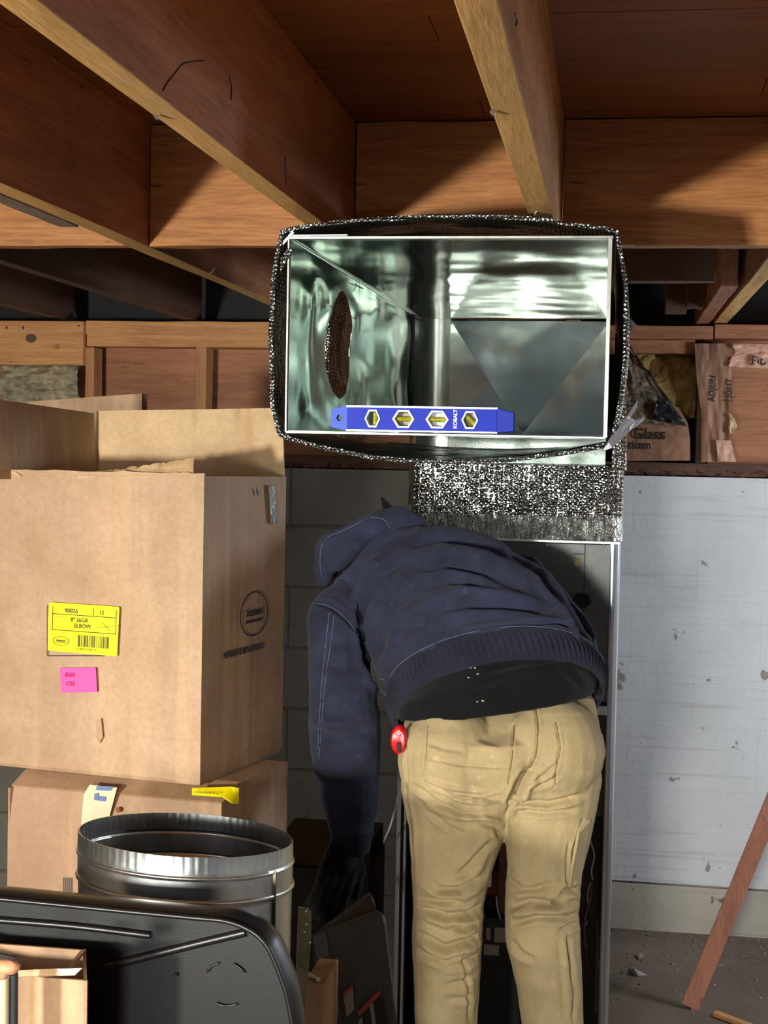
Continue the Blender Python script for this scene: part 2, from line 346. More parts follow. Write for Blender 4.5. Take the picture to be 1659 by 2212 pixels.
# ceiling deck boards running across
m = MB(); y = -1.5; i = 0
while y < 5.2:
    w = .14; j = hsh(i)*.0015
    m.box((-3.2, y+.0012, 2.203+j), (-.3+hsh(i+9)*.9, y+w-.0012, 2.222+j)); m.box((-.3+hsh(i+9)*.9+.002, y+.0012, 2.203+j), (2.6, y+w-.0012, 2.222+j)); y += w; i += 1
m.box((-3.2, -1.5, 2.222), (2.6, 5.2, 2.24)); struct(m.build('ceiling', M['deck']))
# sheathing behind the short framed wall above the concrete
m = MB(); m.box((-3.2, 4.93, 1.46), (-.1, 4.95, 1.95)); m.box((.31, 4.93, 1.46), (2.6, 4.95, 1.95)); struct(m.build('wall_back', M['ply']))
m = MB(); m.box((-3.2, 5.06, 1.3), (2.6, 5.1, 2.22)); struct(m.build('wall_back', M['blackm']))  # black sheet standing in for the unlit void above the plates

# joists
def rough_beam(name, a, b, mt, label, cat, jag=.0015, seed=1, n=28, axis=1, group=None):
    """sawn board with slightly wandering arrises"""
    a, b = V(a), V(b); rings = []
    for i in range(n+1):
        u = i/n; c = []
        for k, (p, q) in enumerate(((0, 0), (1, 0), (1, 1), (0, 1))):
            v = [0, 0, 0]; oth = [x for x in range(3) if x != axis]
            v[axis] = a[axis]+(b[axis]-a[axis])*u
            jx = jag*snoise(u*n*.55, seed*7+k*3)*2; jz = jag*snoise(u*n*.4+50, seed*5+k*2)*2
            v[oth[0]] = (b if p else a)[oth[0]]+jx; v[oth[1]] = (b if q else a)[oth[1]]+jz; c.append(V(v))
        rings.append(c)
    m = MB().ring(rings); me = m.mesh(); org = (a+b)/2; org.z = a.z
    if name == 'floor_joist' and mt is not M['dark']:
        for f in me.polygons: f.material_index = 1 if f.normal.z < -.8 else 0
        mt = [mt, M['planed_lit']]
    o = link(name, me, mt, None, org); bv = o.modifiers.new('bevel', 'BEVEL'); bv.width = .002; bv.segments = 2; bv.limit_method = 'ANGLE'; bv.angle_limit = radians(50)
    return tag(o, label, cat, group)
ZJ, ZD = 1.95, 2.203
JG = 'floor joists overhead'
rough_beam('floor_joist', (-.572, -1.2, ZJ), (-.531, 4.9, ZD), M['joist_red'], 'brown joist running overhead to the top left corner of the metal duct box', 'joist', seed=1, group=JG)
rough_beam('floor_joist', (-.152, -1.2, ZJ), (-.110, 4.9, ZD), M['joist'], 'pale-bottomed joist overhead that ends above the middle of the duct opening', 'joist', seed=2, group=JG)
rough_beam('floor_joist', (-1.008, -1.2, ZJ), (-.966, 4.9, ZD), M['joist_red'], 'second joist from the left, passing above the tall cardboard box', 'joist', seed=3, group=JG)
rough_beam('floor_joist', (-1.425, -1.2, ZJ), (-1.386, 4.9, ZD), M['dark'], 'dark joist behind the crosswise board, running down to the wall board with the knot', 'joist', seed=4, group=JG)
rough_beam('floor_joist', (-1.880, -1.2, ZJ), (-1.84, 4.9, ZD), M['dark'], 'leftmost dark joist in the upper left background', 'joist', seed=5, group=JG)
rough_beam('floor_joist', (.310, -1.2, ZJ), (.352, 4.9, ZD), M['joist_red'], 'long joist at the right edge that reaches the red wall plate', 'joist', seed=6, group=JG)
rough_beam('joist_splice', (.253, 3.72, ZJ-.002), (.296, 4.88, ZD), M['joist_red'], 'short pale plank fastened beside the joist at the right edge', 'plank', seed=7)
rough_beam('joist_cleat', (-1.053, 2.0, ZJ-.001), (-1.012, 2.72, ZJ+.12), M['grey_wood'], 'short grey board nailed along the left side of the second joist', 'board', seed=8)
# blocking between joists at Y = 3
BG = 'blocking boards between the joists'
bl = [(-1.384, -1.010, 'lit blocking board at the far left edge above the cardboard boxes'), (-.964, -.574, 'blocking board with a bright triangle of light, left of the duct'),
      (-.529, -.154, 'blocking board directly above the duct opening'), (-.108, .308, 'dark blocking board right of the pale-bottomed joist')]
for i, (a, b, lb) in enumerate(bl): rough_beam('blocking_board', (a, 3.0, ZJ+.001), (b, 3.04, ZD-.002), M['block'], lb, 'board', seed=11+i, n=12, axis=0, group=BG)
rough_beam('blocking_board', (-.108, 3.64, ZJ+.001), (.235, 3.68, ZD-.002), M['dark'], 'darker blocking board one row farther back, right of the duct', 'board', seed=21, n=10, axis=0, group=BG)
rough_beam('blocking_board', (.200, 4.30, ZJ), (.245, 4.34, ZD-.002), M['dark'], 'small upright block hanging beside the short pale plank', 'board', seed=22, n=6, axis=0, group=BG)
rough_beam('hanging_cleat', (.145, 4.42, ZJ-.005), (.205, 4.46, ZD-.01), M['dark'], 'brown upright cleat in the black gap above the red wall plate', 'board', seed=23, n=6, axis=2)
# nails poking out of the joists
def nail(P, d, lb, L=.02):
    m = MB(); P = V(P); d = V(d).normalized(); m.tube([P-d*.006, P+d*L], .0016, 6); m.tube([P+d*L, P+d*(L+.0015)], .0042, 10)
    tag(m.build('bent_nail', M['pinknail'], None, P, 40), lb, 'nail', 'nails in the joists')
nail(WZ(345, 246, ZJ), (-.5, -.3, -.6), 'bent nail under the joist at upper left', .006)
nail(WZ(1072, 236, ZJ), (-.4, -.3, -.5), 'bent nail halfway along the pale-bottomed joist', .006)
nail(WZ(1158, 456, ZJ), (-.4, -.3, -.5), 'nail near the far end of the pale-bottomed joist', .008)
nail(WZ(460, 583, ZJ), (-.3, -.3, -.6), 'shiny nail on the dark joist left of the duct', .008)
nail(W(1650, 563, 3.5), (-1, -.6, -.2), 'dark bolt near the right edge below the blocking', .01)

# short framed wall
Yp = 4.80
def bx(name, x0, y0, x1, y1, Y, th, mt, label, cat, ax=0, seed=1, jag=.0012, group=None, n=14):
    a, b = W(x0, y1, Y), W(x1, y0, Y)
    return rough_beam(name, (a.x, Y, a.z), (b.x, Y+th, b.z), mt, label, cat, jag, seed, n, ax, group)
PG = 'plates of the short framed wall'
bx('wall_plate', -300, 694, 180, 784, 4.78, .035, M['plate'], 'wide knotty board on top of the wall at the left edge', 'board', seed=31)
bx('wall_plate', 185, 696, 640, 721, Yp, .09, M['plate'], 'upper pale plate on the wall, left of the duct', 'board', seed=32, group=PG)
bx('wall_plate', 187, 723, 640, 748, Yp+.002, .09, M['plate'], 'lower pale plate on the wall, left of the duct', 'board', seed=33, group=PG)
bx('wall_plate', 1300, 704, 1541, 731, Yp, .09, M['ply'], 'upper reddish plate right of the duct', 'board', seed=34, group=PG)
bx('wall_plate', 1543, 703, 1900, 731, Yp, .09, M['ply'], 'reddish plate reaching the right edge of the picture', 'board', seed=35, group=PG)
bx('wall_plate', 1300, 734, 1502, 762, Yp+.01, .08, M['ply'], 'lower reddish plate above the torn insulation', 'board', seed=36, group=PG)
kb = bpy.data.objects['wall_plate']
for (x_, y_, rx_, rz_, mt_) in ((67, 731, .019, .015, 'sill'), (122, 749, .010, .009, 'stud'), (14, 708, .003, .005, 'ink'), (50, 708, .003, .006, 'ink'), (170, 704, .004, .003, 'ink')):
    c = W(x_, y_, 4.7785); MB().ring([[c+V((rx_*cos(2*pi*j/20), -d_, rz_*sin(2*pi*j/20))) for j in range(20)] for d_ in (-.002, .0003)]).build('knot', M[mt_], kb)
def XP(x, y, X):
    d = ray(x, y); return EYE+d*(X/d.x)
js = [o for o in bpy.data.objects if o.name.startswith('floor_joist')]
j1, j2 = js[0], js[1]
def crack(j, X, pts, r_): MB().tube(curve_pts([XP(x, y, X) for x, y in pts], 3), r_, 5).build('crack', M['ink'], j)
crack(j1, -.5315, [(352, 196), (362, 178), (378, 158), (390, 142), (402, 135), (418, 133), (440, 131)], .0009)
crack(j1, -.5315, [(495, 165), (500, 190), (498, 216)], .0012); crack(j1, -.5315, [(617, 340), (616, 365), (618, 400)], .0009)
crack(j2, -.1105, [(1112, 28), (1116, 42), (1114, 55)], .0012)
SG = 'studs of the short framed wall'
bx('wall_stud', 182, 750, 203, 1005, Yp+.004, .085, M['stud'], 'dark stud right of the knotty board', 'stud', 2, 41, group=SG)
bx('wall_stud', 420, 750, 446, 1005, Yp+.004, .085, M['stud'], 'pale stud between two plywood bays, left of the duct', 'stud', 2, 42, group=SG)
bx('wall_stud', 1502, 740, 1530, 1000, Yp+.004, .085, M['sill'], 'stud covered by torn brown paper at the right', 'stud', 2, 43, group=SG)
bx('wall_stud', -150, 786, -80, 1005, Yp+.004, .085, M['stud'], 'stud beyond the left edge of the picture', 'stud', 2, 44, group=SG)
# mudsill with splintered edge
def sill(x0, x1, label, seed):
    m = MB(); m.box((x0, Yp, 1.467), (x1, Yp+.13, 1.505)); rnd = random.Random(seed)
    for k in range(int((x1-x0)*110)):
        x = rnd.uniform(x0, x1-.02); z = rnd.uniform(1.466, 1.482); L = rnd.uniform(.006, .03); m.obox((x, Yp-rnd.uniform(0, .008), z), (L, rnd.uniform(-.004, .002), rnd.uniform(-.008, .004)), (0, .006, 0), (0, 0, rnd.uniform(.001, .004)))
    org = ((x0+x1)/2, Yp, 1.467); return tag(m.build('mudsill_board', M['sill'], None, org), label, 'board', 'mudsill on top of the concrete wall')
sill(-3.0, -.35, 'dark splintered sill board on top of the grey block wall', 3); sill(-.30, 2.4, 'splintered reddish sill board on top of the white wall', 4)

# insulation on the right
def lump(c, rx, ry, rz, seed, n=5, amp=.3, k=26):
    m = MB(); rings = []
    for i in range(1, k//2):
        a = pi*i/(k//2); r = []
        for j in range(k):
            b = 2*pi*j/k; d = V((cos(b)*sin(a), sin(b)*sin(a), -cos(a))); q = 1+amp*(snoise(d.x*n+seed, d.z*n+d.y*3)+.6*snoise(d.x*n*2.3+seed, d.z*n*2.3))*1.5
            r.append(V(c)+V((d.x*rx, d.y*ry, d.z*rz))*q)
        rings.append(r)
    m.ring(rings); return m
c = W(1455, 830, 4.9); m = lump(c, .10, .05, .12, 3)
m2 = lump(W(1430, 880, 4.88), .07, .04, .10, 8); m.add(m2.v, m2.f); m3 = lump(W(1395, 790, 4.9), .05, .03, .06, 11); m.add(m3.v, m3.f)
m3 = lump(W(1488, 785, 4.87), .012, .02, .024, 5); m.add(m3.v, m3.f)
tag(m.build('fibreglass_batt', M['wool'], None, c, 180), 'yellow fibreglass wool showing through the torn paper right of the duct', 'insulation')
def paper(name, pts, Y, mt, label, cat, amp=.006, th=.0012, seed=1, n=26, thing_=None, jag=0, lean=0):
    """torn sheet: pixel outline laid on the plane Y with real crumple; pts left side bottom->top and right side bottom->top"""
    L, R = pts; Lc = [W(x, y, Y) for x, y in L]; Rc = [W(x, y, Y) for x, y in R]
    def along(P, v):
        t_ = v*(len(P)-1); i = min(int(t_), len(P)-2); return P[i].lerp(P[i+1], t_-i)
    def fn(u, v):
        a, b = along(Lc, v), along(Rc, v)
        if jag: b = b+V((jag*snoise(v*n*.9, seed), 0, jag*snoise(v*n*.7, seed+3))); a = a+V((jag*.6*snoise(v*n*.9+9, seed), 0, 0))
        p = a.lerp(b, u); p.y += amp*2*(snoise(u*5+seed, v*6)+.5*snoise(u*13+seed, v*15))+lean*v; return p
    m = MB().sheet(fn, n, n, th); return tag(m.build(name, mt, None, along(Lc, 0), 50), label, cat)
k1 = paper('kraft_paper_facing', ([(1335, 996), (1335, 960), (1335, 900), (1335, 850)], [(1491, 995), (1491, 950), (1486, 915), (1466, 880)]), 4.795, M['kraft'], 'brown printed insulation paper reading Fiber Glass, behind the duct foil', 'insulation paper', .004, seed=2)
k2 = paper('torn_paper_flap', ([(1335, 905), (1335, 860), (1335, 800), (1337, 735)], [(1484, 922), (1455, 872), (1400, 800), (1358, 740)]), 4.772, M['kraft_dirty'], 'dirty torn insulation flap hanging diagonally beside the duct foil', 'insulation paper', .012, seed=5, jag=.008)
k3 = paper('kraft_paper_facing', ([(1514, 998), (1516, 900), (1505, 820), (1500, 742)], [(1578, 998), (1576, 900), (1580, 820), (1580, 742)]), 4.792, M['kraft'], 'brown printed paper over the stud at the right, with lettering running upwards', 'insulation paper', .004, seed=9)
k4 = paper('kraft_paper_facing', ([(1574, 792), (1578, 775), (1590, 760), (1580, 742)], [(1720, 800), (1720, 785), (1720, 760), (1720, 744)]), 4.786, M['kraft_pink'], 'pinkish torn paper strip above the plywood at the right edge', 'insulation paper', .008, seed=12, jag=.01)
paper('paper_scrap', ([(1551, 996), (1549, 975), (1547, 955), (1546, 950)], [(1590, 998), (1585, 980), (1580, 960), (1578, 952)]), 4.780, M['kraft_pink'], 'small pale pink paper scrap standing on the sill at the right', 'paper scrap', .003, seed=15, n=10)
paper('paper_scrap', ([(1576, 935), (1573, 920), (1577, 905), (1573, 893)], [(1584, 938), (1593, 922), (1588, 908), (1577, 893)]), 4.782, M['card_in'], 'small cream paper tuft stuck to the plywood edge at the right', 'paper scrap', .003, seed=16, n=10)
paper('torn_plastic_film', ([(1408, 905), (1412, 892), (1416, 878), (1420, 862)], [(1482, 921), (1474, 905), (1462, 888), (1440, 868)]), 4.758, flat('grey_film', '#24262a', .3), 'dark shiny torn film hanging from the dirty insulation flap', 'plastic film', .008, seed=18, n=14)
text('Fiber Glass', .048, W(1290, 936, 4.7895), (1, 0, 0), (0, 0, 1), M['ink'], k1, 'lettering', .0008)
text('Insulation', .040, W(1300, 960, 4.7895), (1, 0, 0), (0, 0, 1), M['ink'], k1, 'lettering', .0006)
text('Fib', .040, W(1622, 780, 4.779), (1, 0, 0), (0, 0, 1), M['ink'], k4, 'lettering', .0004)
text('ADJOU', .026, W(1539, 868, 4.7875), (0, 0, 1), (-1, 0, 0), M['ink'], k3, 'lettering', .0004)
text('LIGHT', .026, W(1575, 868, 4.7875), (0, 0, 1), (-1, 0, 0), M['ink'], k3, 'lettering', .0004)
# crumpled paper at the left
c = W(80, 830, 4.86); m = MB()
m.sheet(lambda u, v: W(5+165*u, 872-84*v, 4.82) + V((0, -.025*sin(pi*v)*(1-u*.4)+.03*snoise(u*9, v*7)+.015*snoise(u*22, v*18), .006*snoise(u*8, v*8))), 50, 34, .001)
tag(m.build('crumpled_insulation', flat('grey_cream_wool', '#6c6656', .9, 0, .012, 22, '#b8aa8a'), None, c, 180), 'crumpled grey and cream insulation stuffed under the knotty board', 'insulation')

# ================================================================== DUCT
XL, XR, ZB, ZT, Y0, Y1 = -.552, -.014, 1.569, 1.896, 2.50, 3.74
duct = thing('sheet_metal_duct', 'large rectangular galvanised duct with open end facing us, wrapped in silver foil above the furnace', 'duct', (XL/2+XR/2, Y0, ZB))
XB = -.487
def warp(p, a=.0035, s=0): return a*(snoise(p[1]*5+s, p[2]*7+p[0]*6+s)+.5*snoise(p[1]*13+s, p[2]*15+p[0]*14))*2
m = MB()
def lx(Y): return XL+(XB-XL)*(Y-Y0)/(3.70-Y0)
def left(u, v):
    Y = Y0+(3.70-Y0)*u; z = ZB+(ZT-.03*u-ZB)*v; e = min(1, u*9)*min(1, (1-u)*9)*min(1, v*9)*min(1, (1-v)*9)
    return V((lx(Y)+e*warp((0, Y, z), .007, 3)-e*.006*(1-abs(2*v-1))*(1-abs(2*u-1)), Y, z))
me_l = MB().sheet(left, 60, 30, .0012).mesh()
cyl = MB(); cyl.ring([[V((XL-.08, 2.885+.103*cos(2*pi*j/40)*(1+.05*hsh(j)), 1.742+.103*sin(2*pi*j/40)*(1+.03*hsh(j+50)))) for j in range(40)], [V((XL+.05, 2.885+.103*cos(2*pi*j/40)*(1+.05*hsh(j)), 1.742+.103*sin(2*pi*j/40)*(1+.03*hsh(j+50)))) for j in range(40)]])
link('side_panel', cut(me_l, cyl.mesh()), M['galv'], duct, None, 40)['label'] = 'left duct wall with a round hole cut in it'
def top(u, v):
    Y = Y0+(Y1-Y0)*v; x = lx(min(Y, 3.70))+(XR-lx(min(Y, 3.70)))*u; e = min(1, u*9)*min(1, (1-u)*9)*min(1, v*9)*min(1, (1-v)*9)
    cr = .005*(1-abs(2*u-1))*(1-abs(2*v-1)); return V((x, Y, ZT-.03*v+e*warp((x, Y, 2), .0022, 9)+cr))
MB().sheet(top, 30, 60, .0012).build('top_panel', M['galv'], duct, None, 40)
MB().sheet(lambda u, v: V((XR+(.004)*min(1, v*3)*warp((0, Y0+v*1.24, u), 1), Y0+(Y1-Y0)*v, ZB+(ZT-.03*v-ZB)*u)), 20, 50, -.0012).build('side_panel', M['galv'], duct, None, 40)
MB().sheet(lambda u, v: V((XL+(XB-XL)*v*.8+(XR-XL-(XB-XL)*v*.8)*u, Y0+(.98)*v, ZB-.0015+.002*snoise(u*6, v*7)*min(1, v*8))), 20, 30, .0012).build('bottom_panel', M['galv'], duct, None, 40)
# back wall: folded strip brightened and bulged to carry a highlight, and cross-broken panel
xs = W(970, 800, 3.72).x
m = MB(); m.sheet(lambda u, v: V((XB+(xs-XB)*u, 3.70+.03*u+.016*sin(pi*u), 1.30+(ZT-.03-1.30)*v)), 10, 14, .0012)
m.build('highlight_strip', M['edge'], duct, None, 40)
MB().tube([V((XL+.002, Y0+.01, ZT-.002)), V((XB+.002, 3.70, ZT-.031))], .0022, 6).build('corner_seam', M['edge'], duct, None, 60); MB().tube([V((XB, 3.615, 1.4)), V((XB, 3.615, ZT-.03))], .004, 6).build('corner_seam', M['inside'], duct, None, 60)
a_, b_, c_, d_ = V((xs, 3.73, 1.30)), V((XR, 3.73, 1.30)), V((XR, 3.735, ZT-.034)), V((xs, 3.735, ZT-.034)); mid = V((W(1130, 932, 3.75).x, 3.739, 1.58)); mid2 = V((W(1130, 932, 3.75).x, 3.733, 1.33))
m = MB(); m.add([a_, b_, c_, d_, mid, mid2], [(0, 5, 4), (5, 1, 4), (1, 2, 4), (2, 3, 4), (3, 0, 4)]); m.build('back_panel', M['galv'], duct)
# rims of the opening
m = MB(); t_ = .009
m.box((XL-.004, Y0-.008, ZT-.001), (XR+.008, Y0+.012, ZT+.004)); m.box((XL-.002, Y0-.006, ZB-.005), (XR+.004, Y0+.012, ZB-.001))
m.box((XL-.004, Y0-.006, ZB-.003), (XL-.0005, Y0+.012, ZT)); m.box((XR, Y0-.006, ZB-.003), (XR+.007, Y0+.012, ZT))
m.obox((XL, Y0-.005, ZT+.004), (.10, 0, .001), (0, .02, 0), (0, 0, .003)); m.obox((XL-.012, Y0-.006, ZT-.012), (.020, 0, .022), (0, .004, 0), (-.004, 0, .004))
m.build('opening_flange', M['edge'], duct, None, None, .0008)
# bulging foil sleeve
def sleeve(u, v, o=0):
    Y = Y0-.012+.93*v; per = u*4; s = int(per) % 4; f_ = per-int(per); bul = sin(pi*f_)**.8 if 0 < f_ < 1 else 0
    fall = 1-.45*v; c = [V((XL-.008, 0, ZB-.008)), V((XR+.010, 0, ZB-.008)), V((XR+.010, 0, ZT+.008)), V((XL-.008, 0, ZT+.008))]
    p = c[s].lerp(c[(s+1) % 4], f_); nn = [V((0, 0, -1)), V((1, 0, 0)), V((0, 0, 1)), V((-1, 0, 0))][s]; am = [.036, .021, .024, .019][s]
    p = p+nn*((am*bul*fall)+.002*snoise(u*60, v*9)+.0025*snoise(u*25, v*22)*2); p.y = Y+.006*snoise(u*50, 2)*(1-v); return p
m = MB(); nu, nv = 160, 46
P = [[sleeve(i/nu, j/nv) for i in range(nu)] for j in range(nv+1)]; cc = V(((XL+XR)/2, 0, (ZB+ZT)/2))
def outw(p):
    d = V((p.x-cc.x, 0, (p.z-cc.z)*1.6)); d.normalize(); return d
inner = P; outer = [[p+outw(p)*.0075 for p in r] for r in P]
rings = inner[::-1]+outer; k = nu; vs = [p for r in rings for p in r]; fs = []; n_ = len(rings)
for i in range(n_):
    for j in range(k): a, b = i*k+j, i*k+(j+1) % k; c2, d2 = ((i+1) % n_)*k+(j+1) % k, ((i+1) % n_)*k+j; fs.append((a, b, c2, d2))
m.add(vs, fs); cyl2 = MB(); cyl2.ring([[V((x, 2.885+.098*cos(2*pi*j/36)*(1+.08*hsh(j+7)), 1.742+.098*sin(2*pi*j/36)*(1+.08*hsh(j+3)))) for j in range(36)] for x in (XL-.1, XL+.02)])
link('foil_sleeve', cut(m.mesh(), cyl2.mesh()), M['foil_edge'], duct, None, 60)
# vertical drop wrapped in bubble foil
PX0, PX1, PY0, PY1 = -.457, .030, 3.40, 3.92; PZ0 = W(1000, 1164, 3.40).z
def rrect(x0, x1, y0, y1, r, z, n=7, wob=0):
    out = []
    for (cx_, cy_, a0) in ((x1-r, y0+r, -90), (x1-r, y1-r, 0), (x0+r, y1-r, 90), (x0+r, y0+r, 180)):
        for i in range(n): a = radians(a0+90*i/(n-1)); out.append(V((cx_+r*cos(a), cy_+r*sin(a), z)))
    q = []
    for i, p in enumerate(out):
        nx = out[(i+1) % len(out)]; L = (nx-p).length; kx = max(1, int(L/.02))
        for t2 in range(kx): q.append(p.lerp(nx, t2/kx))
    return q
drop = duct
m = MB(); rings = []
for i in range(19):
    v = i/18; r = rrect(PX0, PX1, PY0, PY1, .026, PZ0+.052+(ZB-.062-PZ0-.052)*v)
    rings.append([p+V((.004*snoise(p.z*30, p.y*20), .007*snoise(p.x*16, p.z*14), 0)) for p in r])
m.ring(rings); m.build('bubble_foil_wrap', M['foil'], drop, None, 50)
m = MB(); rings = []
for i in range(7):
    v = i/6; r = rrect(PX0-.002, PX1+.001, PY0-.002, PY1, .02, PZ0+.003+.055*v); rings.append([p+V((0, .005*snoise(p.x*40, p.z*50), 0)) for p in r])
m.ring(rings); m.build('foil_tape_band', M['foiltape'], drop, None, 50)
m = MB(); m.box((PX0-.004, PY0-.012, PZ0-.002), (PX1-.004, PY1, PZ0+.004)); m.build('base_flange', M['edge'], drop, None, None, .001)
# right foil side above (behind the opening) reaching the duct
m = MB(); rings = []
for i in range(16):
    v = i/15; z = ZB-.07+(1.80-ZB+.07)*v; w = .030-.012*v
    rings.append([V((XR+.016, 3.30, z)), V((XR+.030+w*.55, 3.32, z)), V((XR+w+.020, 3.36, z)), V((XR+w+.022, 3.9, z)), V((XR+.016, 3.9, z))])
m.ring(rings); m.build('corner_foil_wrap', M['foil'], drop, None, 60)
# torn tape scraps
def scrap(pts, name, parent, Y, mt=M['greytape'], th=.0012):
    P3 = [W(x, y, Y+dy) for x, y, dy in pts]; m = MB().plate(P3, th); return m.build(name, mt, parent)
scrap([(1298, 976, -.02), (1315, 955, -.02), (1330, 925, 0), (1355, 898, 0), (1378, 862, .01), (1376, 880, .01), (1362, 902, 0), (1372, 908, 0), (1392, 900, .02), (1388, 910, .02), (1362, 930, 0), (1345, 946, 0), (1322, 968, -.02)], 'torn_tape', duct, 2.50)
scrap([(1345, 680, 0), (1352, 676, 0), (1360, 686, 0), (1380, 708, .02), (1366, 702, .01), (1366, 718, .02), (1350, 698, 0)], 'torn_tape', duct, 2.52)
scrap([(606, 590, 0), (606, 560, 0), (622, 535, 0), (632, 540, 0), (620, 560, 0)], 'torn_tape', duct, 2.49, M['foil_edge'])
scrap([(1334, 528, 0), (1370, 529, 0), (1371, 535, 0), (1340, 536, 0), (1337, 560, 0), (1334, 560, 0)], 'loose_metal_tab', duct, 2.7, M['edge'])
# two cross marks punched in the side panel
for yy in (578, 622):
    m = MB(); px_ = W(757, yy, 3.05); m.obox((lx(3.0)+.004, 2.97, px_.z-.0008), (.0004, 0, 0), (0, .10, 0), (0, 0, .0016)); m.obox((lx(3.0)+.004, 3.018, px_.z-.012), (.0004, 0, 0), (0, .003, 0), (0, 0, .024)); m.build('layout_mark', M['ink'], duct)

# ================================================================== BLUE LEVEL
a, b = W(715, 935, 2.497), W(1110, 935, 2.497); zb = ZB+.001; zt = zb+.0435; x0, x1 = a.x, b.x; Ya, Yb = 2.494, 2.516
lev = thing('torpedo_level', 'blue spirit level with four windows lying in the bottom of the duct opening', 'level', ((x0+x1)/2, 2.505, zb))
def lxp(px_): return x0+(px_-715)/(1110-715)*(x1-x0)
def prism(pts, ya, yb): return MB().ring([[V((x, ya, z)) for x, z in pts], [V((x, yb, z)) for x, z in pts]])
xa, xb = lxp(750), lxp(1073); zc = (zb+zt)/2
body = prism([(xa, zb+.003), (xb, zb+.003), (xb, zt-.003), (xa, zt-.003)], Ya+.001, Yb-.001)
wins = [(806, 17, 0), (873, 24, 1), (946, 25, 1), (1016, 18, 2)]; hexs = []
def hexp(cx_, hw, s=1, hh=.0150):
    w = hw/395*(x1-x0)*s; h = hh*s; i_ = w*.5; return [(cx_-w, zc), (cx_-i_, zc-h), (cx_+i_, zc-h), (cx_+w, zc), (cx_+i_, zc+h), (cx_-i_, zc+h)]
cutm = MB()
for px_, hw, kind in wins:
    p = prism(hexp(lxp(px_), hw), Ya-.01, Yb+.01); cutm.add(p.v, p.f)
link('body', cut(body.mesh(), cutm.mesh()), M['blue'], lev)
m = MB(); m.box((xa-.001, Ya, zt-.003), (xb+.001, Yb, zt)); m.box((xa-.001, Ya, zb), (xb+.001, Yb, zb+.0025)); m.build('metal_edge', M['alu'], lev)
m = prism([(x0, zb+.006), (xa, zb+.0005), (xa, zt-.0005), (x0, zt-.007)], Ya+.002, Yb-.002); hc = lxp(733)
cm = prism([(hc+.0055*cos(radians(60*i)), zc+.0065*sin(radians(60*i))) for i in range(6)], Ya-.01, Yb+.01)
link('end_cap', cut(m.mesh(), cm.mesh()), M['blue_l'], lev)['label'] = 'pale blue end cap with a hexagonal hanging hole'
m = prism([(xb, zb+.0005), (x1, zb+.004), (x1, zt-.008), (xb, zt-.0005)], Ya+.001, Yb-.001); m.build('end_cap', M['blue_d'], lev, None, None, .0012)
for px_, hw, kind in wins:
    q = lxp(px_); outer_ = prism(hexp(q, hw, 1.0), Ya-.0015, Yb+.0015); inn = prism(hexp(q, hw, .80), Ya-.02, Yb+.02)
    fr = link('vial_frame', cut(outer_.mesh(), inn.mesh()), M['white'], lev)
    L = {0: (0, 0, .010), 1: (.013, 0, 0), 2: (.0075, 0, -.0075)}[kind]; L = V(L); cpt = V((q+(.003 if kind == 0 else 0), (Ya+Yb)/2, zc))
    MB().tube([cpt-L, cpt+L], .0042, 12).build('vial', M['vial'], fr, None, 60)
    m = MB()
    for s_ in (-.25, .25): m.tube([cpt+L*(s_-.02), cpt+L*(s_+.02)], .0045, 12)
    m.build('vial_ring', M['ink'], fr, None, 60)
    if kind: m = MB(); m.box((q-.013, Yb-.002, zc-.011), (q+.013, Yb-.001, zc+.011)); m.build('vial_backing', M['label'] if px_ != 946 else M['white'], fr)
text('KOBALT', .0085, (lxp(985), Ya+.0008, zb+.007), (0, 0, 1), (-1, 0, 0), M['white'], lev, 'lettering', .0003)

# ================================================================== FURNACE
FX0, FX1, FY0, FY1 = -.469, .006, 3.40, 3.96
fz = lambda y: W(1200, y, FY0).z
furn = thing('gas_furnace', 'tall grey furnace cabinet under the foil plenum, its lower compartment open', 'furnace', ((FX0+FX1)/2, (FY0+FY1)/2, 0))
m = MB(); m.box((FX0, FY0, fz(1513)), (FX1, FY0+.02, PZ0-.003)); m.build('upper_panel', M['furn'], furn, None, None, .002)
m = MB(); m.box((FX0, FY0+.02, .02), (FX0+.004, FY1, PZ0-.003)); m.box((FX1-.002, FY0+.02, .02), (FX1+.016, FY1, PZ0-.003)); m.box((FX0, FY1-.004, .02), (FX1, FY1, PZ0-.003)); m.box((FX0, FY0+.02, PZ0-.008), (FX1, FY1, PZ0-.004)); m.box((FX0, FY0, 0), (FX1, FY1, .03))
m.build('cabinet_shell', M['furn_dk'], furn)
m = MB(); rings = []
for z in (0.01, PZ0-.002):
    rings.append([V((FX1-.001, FY0-.004, z)), V((FX1+.008, FY0-.006, z)), V((FX1+.016, FY0-.001, z)), V((FX1+.021, FY0+.012, z)), V((FX1+.021, FY1, z)), V((FX1+.017, FY1, z)), V((FX1+.017, FY0+.02, z)), V((FX1-.001, FY0+.02, z))])
m.ring(rings); m.build('side_panel', M['furn_l'], furn, None, 60)['label'] = 'bare light metal side edge of the furnace'
m = MB(); m.box((FX0-.004, FY0-.012, 0.01), (FX0+.006, FY0+.01, fz(1570))); m.box((FX0+.012, FY0-.004, 0.01), (FX0+.018, FY0+.02, fz(1640))); m.build('door_channel', M['furn_l'], furn, None, None, .001)
m = MB(); m.box((FX0, FY0-.006, fz(1540)), (FX1, FY0+.06, fz(1519))); m.build('crossbar', M['furn_l'], furn, None, None, .002)
m = MB(); m.box((FX0, FY0+.02, .70), (FX1, FY0+.024, fz(1545))); m.build('blower_cover', M['furn_dk'], furn)
m = MB(); c = W(1257, 1297, FY0-.004)
